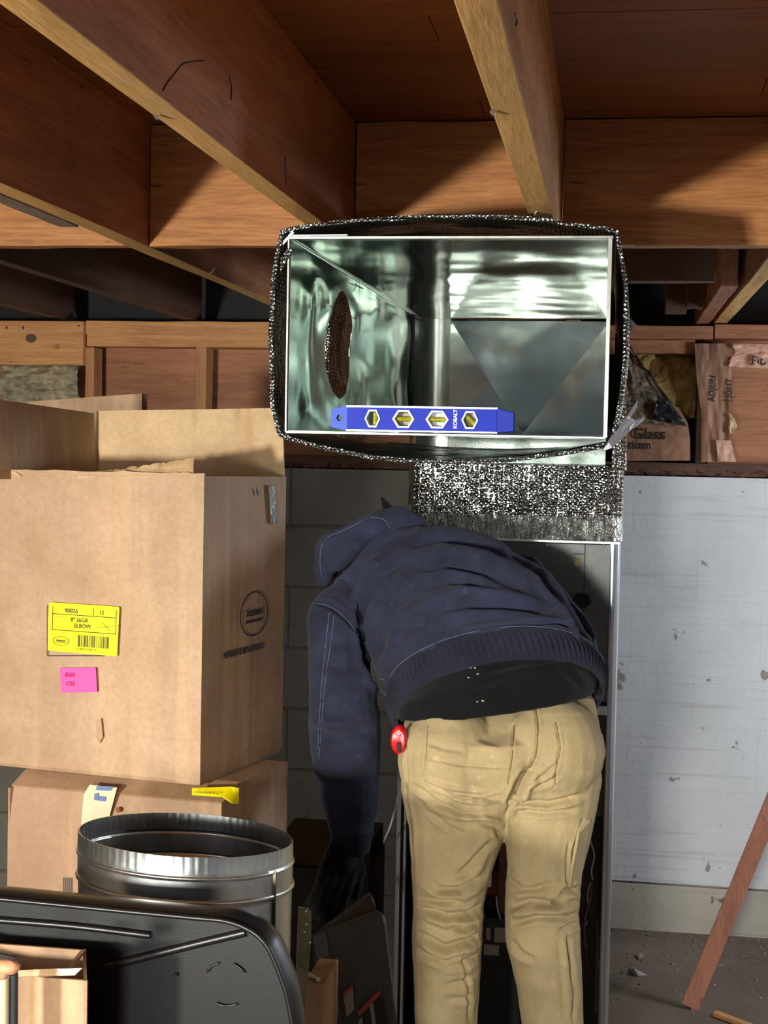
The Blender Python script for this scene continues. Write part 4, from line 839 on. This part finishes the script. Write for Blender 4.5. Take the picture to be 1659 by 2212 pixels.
for i in range(520):
    x_ = rnd.uniform(.02, .75); y_ = 4.77-abs(rnd.gauss(0, .28)); s_ = rnd.uniform(.0015, .006)*(1.6 if i % 17 == 0 else 1); m.obox((x_, y_, .0), (s_, s_*rnd.uniform(-.5, .5), 0), (s_*rnd.uniform(-.4, .4), s_, 0), (0, 0, s_*rnd.uniform(.3, .9)))
tag(m.build('floor_debris', concrete('rubble', '#5a5048', '#9c8e80', False), None, (.4, 4.4, 0)), 'loose grit and rubble along the foot of the white wall', 'debris', kind='stuff')

# ================================================================== PERSON
man = thing('person', 'person in navy hooded jacket and tan work trousers bending forward into the furnace', 'person', (-.2, 2.75, 0))
def proj(co):
    d = co-np.array(EYE); z = d@np.array(FW); return np.stack([CX+FPX*(d@np.array(RT))/z, CY-FPX*(d@np.array(UP))/z], 1)
def foldfn(folds, sc, ox, oy, base=0., nfreq=30):
    """cloth folds: each polyline is a crease (negative) or ridge (positive) on the side facing the room"""
    F_ = [(np.array(p, float)/sc+np.array([ox, oy]), a, w) for p, a, w in folds]
    def fn(co, no):
        P = proj(co); vw = co-np.array(EYE); vw /= np.linalg.norm(vw, axis=1)[:, None]; face = np.clip(-(no*vw).sum(1)*2.2, 0, 1); d = np.zeros(len(co))
        for pl, a, w in F_:
            best = np.full(len(co), 1e9); tt = np.zeros(len(co)); n = len(pl)-1
            for i in range(n):
                A, B = pl[i], pl[i+1]; ab = B-A; u = np.clip(((P-A)@ab)/(ab@ab), 0, 1); q = np.linalg.norm(P-(A+u[:, None]*ab), axis=1); k = q < best; best = np.where(k, q, best); tt = np.where(k, (i+u)/n, tt)
            taper = np.clip(np.minimum(tt, 1-tt)*5+.25, 0, 1)
            d += taper*(a*np.exp(-(best/w)**2)-a*.45*np.exp(-((best-2.1*w)/w)**2))
        if base:
            for fx, fz_, ph in ((31, 47, .3), (53, 29, 1.7), (19, 71, 4.1)): d += base*np.sin(co[:, 0]*fx+co[:, 2]*fz_+ph+3*np.sin(co[:, 2]*17+co[:, 1]*11+ph))
        return d*(.25+.75*face)
    return fn
# hidden body: one continuous surface
hipL, hipR = W(985, 1640, 2.80), W(1190, 1620, 2.80)
LEGL = [W(978, 1650, 2.79), W(968, 1900, 2.76), W(968, 2010, 2.75), W(965, 2212, 2.80)]; LEGR = [W(1185, 1640, 2.80), W(1172, 1900, 2.76), W(1172, 2010, 2.76), W(1196, 2212, 2.80)]
ankL, ankR = V((LEGL[3].x-.005, 2.84, .10)), V((LEGR[3].x+.012, 2.84, .10))
SHL, SHR = W(735, 1345, 3.06), W(1105, 1290, 3.18); ELL, WRL = W(738, 1590, 2.98), W(756, 1800, 2.99); ELR, WRR = W(1256, 1450, 3.14), W(1240, 1500, 3.30)
NECK = W(835, 1240, 3.24); HEAD = W(792, 1262, 3.36)
def hand(mb, w, d, n, r, curl=.35, sgn=1):
    d = V(d).normalized(); n = V(n); n = (n-d*n.dot(d)).normalized(); s = d.cross(n)*sgn; k = r
    for q in (-.027, -.009, .009, .027): mb.limb([(w+s*q*.55, .014*k), (w+d*.05+s*q*.9, .0135*k), (w+d*.088+s*q, .0115*k)], 10)
    for q, L, c0 in ((-.029, .066, .8), (-.0095, .082, 1), (.0098, .078, 1.05), (.028, .060, 1.15)):
        p = w+d*.088+s*q; a = curl*c0*.6; nodes = [(p, .0100*k)]; dirv = d
        for sgm, rr_ in ((.45, .0092), (.32, .0084), (.23, .0074)):
            dirv = (d*cos(a)-n*sin(a)).normalized()+s*q*1.2; p = p+dirv.normalized()*L*sgm; nodes.append((p, rr_*k)); a += curl*c0
        mb.limb(nodes, 10)
    p = w+d*.022-s*.026; t1 = (d*.75-s*.62-n*.22).normalized(); t2 = (d*.92-s*.28-n*.30).normalized()
    mb.limb([(w+d*.012-s*.012, .0145*k), (p+t1*.028, .0125*k), (p+t1*.028+t2*.032, .0098*k), (p+t1*.028+t2*.056, .0082*k)], 10)
hl_d = (W(700, 1985, 2.92)-WRL); hr_d = V((-.25, .9, -.1))
def bodyparts(k):
    m = MB()
    m.limb([(WRL, .026*k), (WRL+(WRL-ELL).normalized()*.025, .024*k)]); return m
m = MB(); m.loft([(hipL.lerp(hipR, .5)+V((0, 0, -.04)), (.15, 0, 0), (0, .10, 0)), (hipL.lerp(hipR, .5)+V((0, .02, .06)), (.145, 0, 0), (0, .095, .02)), (W(1000, 1400, 2.98), (.15, .01, .02), (0, .06, .08)), (W(930, 1310, 3.12), (.165, .02, -.01), (0, .05, .09)), (W(880, 1260, 3.22), (.12, .0, 0), (0, .04, .06))])
m.limb([(W(890, 1270, 3.2), .08), (NECK, .056), (HEAD, .06)])
# head bent down and forward: skull, jaw, nose, ears
hd = (HEAD-NECK).normalized(); fdn = V((-.25, .35, -.9)).normalized()
m.sphere(HEAD, .082, 18, sq=(.92, 1.08, 1.0)); m.limb([(HEAD+fdn*.02, .074), (HEAD+fdn*.07+V((0, .03, 0)), .045)]); m.sphere(HEAD+fdn*.07+V((-.01, .085, .02)), .014, 8)
m.limb([(HEAD+V((-.02, .085, -.02)), .012), (HEAD+V((-.025, .10, -.045)), .013)]); m.sphere(HEAD+V((.074, 0, -.02)), .018, 8, sq=(.5, 1, 1.4)); m.sphere(HEAD+V((-.074, 0, -.02)), .018, 8, sq=(.5, 1, 1.4))
m.limb([(SHL, .052), (ELL, .040), (WRL, .026), (WRL+hl_d.normalized()*.02, .024)]); m.limb([(SHR, .045), (ELR, .040), (WRR, .026), (WRR+hr_d.normalized()*.02, .024)]); m.limb([(SHL, .06), (W(900, 1280, 3.18), .06), (SHR, .045)])
hand(m, WRL+hl_d.normalized()*.02, hl_d, (.5, -.6, .5), 1.0, .30, 1); hand(m, WRR+hr_d.normalized()*.02, hr_d, (0, 0, 1), 1.0, .55, -1)
for LG, an in ((LEGL, ankL), (LEGR, ankR)):
    fw_ = V((0, .012, 0)); m.limb([(LG[0]+fw_, .070), (LG[1]+fw_, .046), (LG[2]+fw_, .040), (LG[3].lerp(LG[2], .4)+fw_, .042), (an, .034), (V((an.x, an.y-.03, .05)), .032)]); m.limb([(V((an.x, an.y-.03, .04)), .030), (V((an.x, an.y+.13, .03)), .026)])
link('body', voxel(m, .006, 3), M['skin'], man, None, 180)
MB().add(*[(lambda q: (q.v, q.f))(lump(HEAD+V((0, -.01, .028)), .086, .098, .072, 2, 8, .03))][0]).build('hair', M['hair'], man, None, 180)
# boots
for an in (ankL, ankR):
    m = MB(); m.limb([(V((an.x, an.y-.02, .17)), .050), (V((an.x, an.y-.03, .07)), .050)]); m.limb([(V((an.x, an.y-.04, .052)), .046), (V((an.x, an.y+.08, .05)), .046), (V((an.x, an.y+.16, .045)), .040)])
    me = voxel(m, .006, 4); b = link('boot', me, M['boot'], man, None, 180)
    m = MB(); m.ring([[V((an.x+.052*cos(2*pi*j/24), an.y+.055+.145*sin(2*pi*j/24), z)) for j in range(24)] for z in (0, .02)]); m.build('boot_sole', M['blackm'], b)
# trousers
m = MB(); wc = W(1082, 1560, 2.81)
m.loft([(W(1090, 1700, 2.80), (.168, 0, 0), (0, .118, 0)), (W(1086, 1640, 2.79), (.190, .0, .006), (0, .128, 0)), (W(1082, 1585, 2.80), (.189, 0, .012), (0, .124, .0)), (W(1078, 1530, 2.83), (.182, 0, .024), (0, .112, .03)), (W(1078, 1490, 2.86), (.160, 0, .026), (0, .09, .03))])
m.sphere(W(975, 1640, 2.765), .105, 20, sq=(.98, 1, 1)); m.sphere(W(1196, 1620, 2.765), .098, 20, sq=(.98, 1, 1))
m.limb([(W(982, 1690, 2.79), .104), (W(990, 1760, 2.79), .099), (W(973, 1880, 2.77), .076), (W(968, 1960, 2.765), .067), (W(965, 2030, 2.77), .068), (W(965, 2120, 2.79), .064), (W(963, 2240, 2.81), .060), (V((ankL.x, 2.835, .14)), .062)], 20)
m.limb([(W(1192, 1680, 2.79), .094), (W(1187, 1760, 2.79), .086), (W(1176, 1880, 2.77), .071), (W(1170, 1970, 2.765), .070), (W(1172, 2020, 2.77), .071), (W(1186, 2120, 2.79), .063), (W(1196, 2240, 2.81), .058), (V((ankR.x, 2.835, .14)), .062)], 20)
TF = [ # (polyline in a 2.242x crop of the legs, amplitude m, width px)
 ([(1243, 80), (1258, 200), (1250, 330), (1215, 420)], -.0045, 3), ([(1230, 400), (1180, 470), (1140, 560), (1130, 620)], -.016, 9), ([(1143, 195), (1135, 350), (1110, 500)], -.0035, 2.5), ([(1345, 180), (1368, 300), (1345, 420), (1340, 490)], -.0035, 2.5),
 ([(725, 190), (715, 330), (712, 470)], -.002, 2.5), ([(712, 470), (860, 545), (1000, 560), (1100, 520)], -.0035, 3), ([(720, 350), (880, 385), (1110, 400)], -.003, 3.5), ([(720, 300), (800, 330), (900, 345)], .003, 5),
 ([(720, 460), (850, 500), (1000, 520)], .003, 5), ([(760, 520), (900, 590), (1060, 600)], -.0045, 5), ([(660, 490), (760, 560), (900, 620), (1080, 630)], -.005, 5), ([(720, 580), (860, 640), (1050, 650)], .004, 6), ([(740, 620), (830, 690), (900, 720)], -.004, 5),
 ([(1160, 560), (1300, 575), (1480, 530)], -.0045, 5), ([(1150, 600), (1280, 620), (1440, 610)], -.004, 5), ([(1210, 470), (1290, 440), (1350, 380)], -.003, 4), ([(1220, 500), (1300, 480), (1360, 440)], -.003, 4), ([(1160, 580), (1300, 600), (1460, 570)], .004, 5),
 ([(960, 650), (1060, 690), (1080, 740)], -.004, 6), ([(880, 920), (960, 840), (1040, 760)], -.005, 6), ([(850, 960), (940, 930), (1000, 850)], .004, 7), ([(760, 990), (880, 990), (990, 930)], -.006, 6), ([(680, 960), (800, 1020), (900, 1030), (1000, 980)], .005, 7),
 ([(670, 1030), (780, 1050), (880, 1040)], -.006, 6), ([(690, 1075), (820, 1120), (930, 1110), (995, 1060)], -.008, 7), ([(700, 1110), (840, 1170), (990, 1130)], .006, 8), ([(830, 1170), (900, 1180), (985, 1150)], -.008, 6), ([(690, 1200), (800, 1270), (930, 1240), (990, 1200)], -.007, 7),
 ([(680, 1240), (820, 1310), (970, 1270)], .005, 8), ([(690, 1300), (800, 1340), (900, 1310)], -.005, 6), ([(800, 1370), (900, 1350), (980, 1310)], -.005, 6), ([(820, 1450), (900, 1440), (950, 1400)], -.004, 6), ([(820, 1520), (900, 1520), (960, 1500)], -.003, 6),
 ([(1110, 930), (1180, 990), (1240, 990), (1320, 960)], -.005, 6), ([(1350, 1060), (1400, 1000), (1460, 990)], -.010, 7), ([(1130, 1070), (1220, 1040), (1330, 1060), (1450, 1040)], -.007, 7), ([(1120, 1110), (1250, 1100), (1400, 1090)], .006, 8), ([(1150, 1150), (1260, 1120), (1400, 1130), (1460, 1110)], -.007, 6),
 ([(1370, 1190), (1420, 1160), (1460, 1150)], -.006, 6), ([(1130, 1240), (1180, 1300), (1240, 1330)], -.005, 6), ([(1400, 1200), (1420, 1350), (1440, 1500), (1430, 1640)], -.004, 4), ([(1380, 1220), (1395, 1400), (1410, 1600)], .003, 5),
 ([(610, 210), (620, 340), (625, 500), (645, 700), (660, 900)], -.003, 3), ([(1480, 650), (1430, 800), (1420, 960)], -.004, 3), ([(1410, 760), (1400, 860), (1400, 980)], -.003, 3), ([(960, 280), (1010, 300), (1070, 310)], .002, 8), ([(900, 1300), (930, 1500), (930, 1640)], -.003, 4)]
TF = [(p, a*1.35, w) for p, a, w in TF]
tr = link('trousers', voxel(m, .0032, 9, foldfn(TF, 2.242, 600, 1480, .0008)), M['tan'], man, None, 180)
def onsurf(me_o, pts, lift=.001, n=5):
    """polyline in pixels dropped on a finished garment"""
    me = me_o.data; nV = len(me.vertices); co = np.empty(nV*3); me.vertices.foreach_get('co', co); co = co.reshape(-1, 3)+np.array(off(me_o)); P = proj(co); dep = (co-np.array(EYE))@np.array(FW); out = []
    pts = [V((x, y, 0)) for x, y in pts]; pts = curve_pts(pts, n)
    for p in pts:
        q = np.hypot(P[:, 0]-p.x, P[:, 1]-p.y); k = q < 7
        if not k.any(): continue
        dd = dep[k]; dm = dd.min(); w_ = np.exp(-q[k]**2/8)*(dd < dm+.02); z = (dd*w_).sum()/w_.sum(); d_ = ray(p.x, p.y); out.append(EYE+d_*(z-lift))
    return out
def Z4(p): return [(600+x/2.242, 1480+y/2.242) for x, y in p]
def Z3(p): return [(600+x/2.242, 1060+y/2.242) for x, y in p]
def seam(o, pts, r, mt, name='seam', lift=.0006):
    P_ = onsurf(o, pts, lift)
    if len(P_) > 2: MB().tube(P_, r, 6).build(name, mt, o, None, 180)
for p in ([(1243, 80), (1258, 200), (1250, 330), (1220, 400)], [(1143, 195), (1135, 350), (1112, 480)], [(1345, 180), (1368, 300), (1345, 420), (1342, 480)]): seam(tr, Z4(p), .0010, M['seam'])
for p in ([(1112, 490), (1070, 525), (960, 555), (840, 540), (715, 475), (716, 330), (726, 195)], [(650, 190), (630, 260), (612, 330), (622, 500), (645, 700), (662, 860)], [(1476, 655), (1432, 800), (1418, 960)]): seam(tr, Z4(p), .0007, M['tan'])
# side tool pocket flap on right leg
P_ = [W(1262, 1766, 2.74), W(1277, 1772, 2.745), W(1271, 1800, 2.75), W(1254, 1906, 2.75), W(1232, 1918, 2.71), W(1238, 1880, 2.70), W(1252, 1800, 2.715)]
MB().plate(P_, -.006).build('tool_pocket', M['tan'], tr, None, None, .002)
# undershirt between jacket hem and trousers
m = MB()
m.loft([(W(1070, 1524, 2.815), (.189, 0, .033), (0, -.126, .0)), (W(1070, 1505, 2.822), (.190, .004, .030), (.02, -.118, .040)), (W(1072, 1512, 2.838), (.189, .008, .020), (.05, -.083, .098)), (W(1060, 1462, 2.875), (.19, .01, .016), (.045, -.08, .100)), (W(1040, 1430, 2.93), (.18, .01, .02), (0, -.07, .09))], 48)
# jacket torso + sleeves
J = [(W(1062, 1464, 2.872), (.199, .010, .016), (.048, -.085, .106)), (W(1050, 1425, 2.915), (.203, .012, .012), (.03, -.075, .120)), (W(1020, 1370, 2.98), (.212, .018, .004), (.02, -.065, .142)), (W(992, 1328, 3.04), (.220, .02, -.008), (.015, -.055, .158)), (W(955, 1295, 3.10), (.222, .02, -.014), (.01, -.045, .158)), (W(920, 1272, 3.16), (.200, .02, -.014), (0, -.03, .136)), (W(880, 1262, 3.21), (.14, .02, -.01), (0, -.02, .095))]
us = link('undershirt', voxel(m, .0055, 4, foldfn([([(700, 1100), (900, 1010), (1150, 930)], .003, 8), ([(1000, 880), (1200, 830), (1350, 820)], -.003, 6), ([(1350, 800), (1400, 880), (1480, 960)], -.004, 7)], 2.242, 600, 1060, .0006)), M['black_knit'], man, None, 180)
m = MB(); m.loft(J, 48)
m.limb([(W(900, 1285, 3.14), .10), (W(790, 1320, 3.10), .088), (W(742, 1345, 3.05), .080), (W(733, 1420, 3.02), .066), (W(741, 1500, 2.99), .070), (W(744, 1580, 2.98), .076), (W(750, 1660, 2.98), .068), (W(757, 1740, 2.985), .058), (W(760, 1790, 2.99), .046), (W(759, 1812, 2.99), .041)], 20)
m.limb([(W(1040, 1260, 3.14), .09), (W(1110, 1265, 3.16), .072), (W(1165, 1310, 3.15), .060), (W(1215, 1375, 3.13), .058), (W(1250, 1440, 3.12), .056), (W(1256, 1490, 3.16), .050), (W(1255, 1505, 3.22), .044), (W(1242, 1502, 3.29), .036)], 20)
JF = [([(240, 430), (265, 405), (380, 305), (480, 250), (560, 215), (640, 190)], -.010, 9), ([(545, 360), (480, 420), (430, 500), (410, 620)], -.011, 7), ([(500, 330), (430, 440), (395, 560)], .005, 9), ([(560, 260), (760, 225), (980, 250), (1130, 300), (1240, 400)], -.004, 8), ([(620, 330), (800, 290), (1000, 330), (1180, 420)], .005, 11), ([(640, 400), (800, 350), (1000, 380), (1180, 450)], -.005, 8),
 ([(560, 560), (680, 470), (820, 420), (960, 450)], -.005, 8), ([(520, 480), (640, 400), (740, 380)], .004, 9), ([(600, 620), (760, 520), (900, 490), (1080, 500), (1220, 540)], .004, 10), ([(640, 640), (800, 570), (940, 540), (1160, 560), (1330, 590)], -.004, 8), ([(560, 760), (640, 660), (760, 600)], -.005, 8),
 ([(500, 860), (560, 740), (640, 680)], .004, 9), ([(760, 640), (920, 600), (1100, 590), (1300, 620)], .003, 9), ([(1250, 380), (1290, 440), (1400, 560), (1470, 680), (1500, 820)], -.012, 6), ([(1110, 250), (1200, 330), (1270, 410)], -.008, 7), ([(395, 560), (415, 700), (430, 800), (470, 900), (520, 980)], -.010, 7),
 ([(160, 530), (260, 560), (340, 620), (400, 700)], -.005, 5), ([(150, 800), (230, 830), (330, 850), (430, 830)], -.004, 12), ([(140, 1000), (250, 1030), (380, 1010), (460, 960)], .003, 14), ([(150, 1180), (280, 1200), (470, 1150)], -.006, 12), ([(160, 1120), (300, 1130), (480, 1080)], .004, 12), ([(180, 1330), (300, 1350), (450, 1300)], .003, 14), ([(200, 1400), (300, 1420), (470, 1380)], -.004, 12),
 ([(480, 900), (540, 1000), (590, 1080)], -.006, 6), ([(1480, 740), (1540, 760), (1580, 780)], -.004, 6), ([(440, 700), (470, 800), (520, 900)], .004, 8), ([(850, 700), (950, 670), (1150, 645), (1350, 640), (1430, 670)], -.004, 3), ([(700, 850), (780, 760), (850, 700)], -.004, 3)]
JF = [(p, a*2.2, w*1.15) for p, a, w in JF]
jk = link('jacket', voxel(m, .0032, 9, foldfn(JF, 2.242, 600, 1060, .0011)), M['navy'], man, None, 180)
# hem band: ribbed ring that follows the jacket bottom
m = MB(); c1, u1, v1 = V(J[0][0]), V(J[0][1]), V(J[0][2]); c0_ = W(1074, 1521, 2.832); rings = []; KK = 200
c2_, u2, v2 = V(J[1][0]), V(J[1][1]), V(J[1][2])
for q in range(7):
    t2 = q/6; cen = c0_.lerp(W(1061, 1460, 2.876), t2); uu = V((.197, .008, .020)).lerp(V((.201, .010, .016)), t2); vv = V((.055, -.085, .103)).lerp(V((.048, -.086, .108)), t2); s_ = 1.0+.022*sin(pi*t2)
    rings.append([cen+(uu*cos(2*pi*j/KK)+vv*sin(2*pi*j/KK))*(s_+(.022 if j % 2 else 0)*sin(pi*min(1, t2*1.1))) for j in range(KK)])
inner2 = [[cen_+(p-cen_)*.95 for p in r] for r, cen_ in zip(rings, [c0_.lerp(W(1061, 1460, 2.876), q/6) for q in range(7)])]
rg = rings+inner2[::-1]; m.ring(rg+[rg[0]], capa=False, capb=False); m.build('hem_band', M['rib'], jk)
JS_ = rings[6]; MB().tube([p+V((0, -.0015, .0015)) for p in JS_]+[JS_[0]], .0009, 6).build('hem_seam', M['navyseam'], jk, None, 180)
# hood lying on the neck, towards the left
m = MB()
q_ = .00097; HY = 3.075
m.limb([(W(x, y, HY+dy), rr_*q_) for x, y, rr_, dy in ((918, 1148, 12, .09), (902, 1134, 20, .06), (860, 1124, 32, .04), (815, 1137, 35, .02), (765, 1165, 34, .0), (722, 1192, 45, .0), (702, 1222, 27, .0), (697, 1248, 19, .0))], 18)
m.limb([(W(860, 1128, HY+.10), .036), (W(800, 1160, HY+.10), .048), (W(735, 1200, HY+.09), .050)], 16); m.sphere(HEAD, .095, 16)
HF = [([(170, 280), (210, 230), (330, 190), (430, 140), (480, 125), (540, 160), (560, 220)], -.003, 3), ([(210, 250), (215, 350), (220, 430)], -.005, 3), ([(215, 300), (300, 260), (400, 215), (500, 160)], -.003, 9)]
hd_o = link('hood', voxel(m, .0032, 9, foldfn(HF, 2.242, 600, 1060, .0012)), M['navy'], jk, None, 180)
seam(hd_o, Z3([(215, 420), (205, 330), (225, 240), (300, 200), (420, 145)]), .0009, M['navyseam']); seam(hd_o, Z3([(450, 128), (520, 145), (560, 215)]), .0009, M['navyseam'])
for p in ([(275, 590), (262, 700), (240, 850), (222, 1000), (212, 1150), (200, 1300)], [(250, 590), (238, 700), (222, 850), (208, 1000), (200, 1150), (190, 1290)], [(160, 540), (250, 560), (330, 620), (395, 700)], [(470, 905), (510, 915)], [(500, 960), (520, 1010), (575, 1050)]): seam(jk, Z3(p), .0008, M['navyseam'])
# cuff and gloves
m = MB(); d_ = (W(757, 1832, 2.99)-W(760, 1795, 2.99)).normalized(); s1 = V((1, 0, 0)); s2 = d_.cross(s1).normalized(); rings = []
for q in range(6): t2 = q/5; rings.append([W(760, 1792, 2.99)+d_*(.045*t2)+(s1*cos(2*pi*j/60)+s2*sin(2*pi*j/60))*(.045-.006*t2+(.0012 if j % 2 else 0)) for j in range(60)])
m.ring(rings, capa=False); m.build('cuff', M['rib'], jk, None, 180)
m = MB(); w0 = WRL+hl_d.normalized()*.02; m.limb([(W(759, 1826, 2.99), .034), (w0, .033), (w0+hl_d.normalized()*.04, .030)]); hand(m, w0, hl_d, (.5, -.6, .5), 1.32, .30, 1); link('glove', voxel(m, .0035, 2), M['glove'], man, None, 180)
m = MB(); w0 = WRR+hr_d.normalized()*.02; m.limb([(WRR, .030), (w0, .030)]); hand(m, w0, hr_d, (0, 0, 1), 1.25, .55, -1); link('glove', voxel(m, .0035, 2), M['glove'], man, None, 180)
for x_, y_, r2 in ((1019, 1442, .0035), (1028, 1443, .0022), (1034, 1456, .0025), (1014, 1464, .002), (1033, 1516, .002), (1045, 1514, .0028)):
    q2 = onsurf(us, [(x_-2, y_), (x_+2, y_)], .0008)
    if q2: MB().sphere(q2[0], r2, 10, 0, (1, .2, .45)).build('paint_fleck', M['wax'], us, None, 180)
MB().tube([W(838, 1100, 3.2), W(832, 1088, 3.2), W(824, 1074, 3.2)], [.012, .008, .002], 12).build('cap_tip', M['black_knit'], man, None, 60)
# red pocket knife in the left pocket
kn = thing('pocket_knife', 'red folding pocket knife with a white cross clipped in the trouser pocket', 'knife', W(862, 1600, 2.70))
kc = W(862, 1597, 2.712); m = MB(); m.ring([[V((kc.x+.0150*cos(a)*s_, kc.y+dy, kc.z+.026*sin(a)*s_)) for a in np.linspace(0, 2*pi, 28, endpoint=False)] for s_, dy in ((.8, -.012), (1, -.008), (1, .012))]); m.build('handle', M['red'], kn, None, 50)
m = MB(); c = V((kc.x+.001, kc.y-.0128, kc.z+.015)); m.box((c.x-.0048, c.y, c.z-.0012), (c.x+.0048, c.y+.001, c.z+.0012)); m.box((c.x-.0012, c.y, c.z-.0042), (c.x+.0012, c.y+.001, c.z+.0042)); m.build('cross_emblem', M['white'], kn)
m = MB(); m.box((kc.x-.002, kc.y-.0132, kc.z-.021), (kc.x+.006, kc.y-.011, kc.z-.003)); m.build('belt_clip', M['blackm'], kn, None, None, .001)
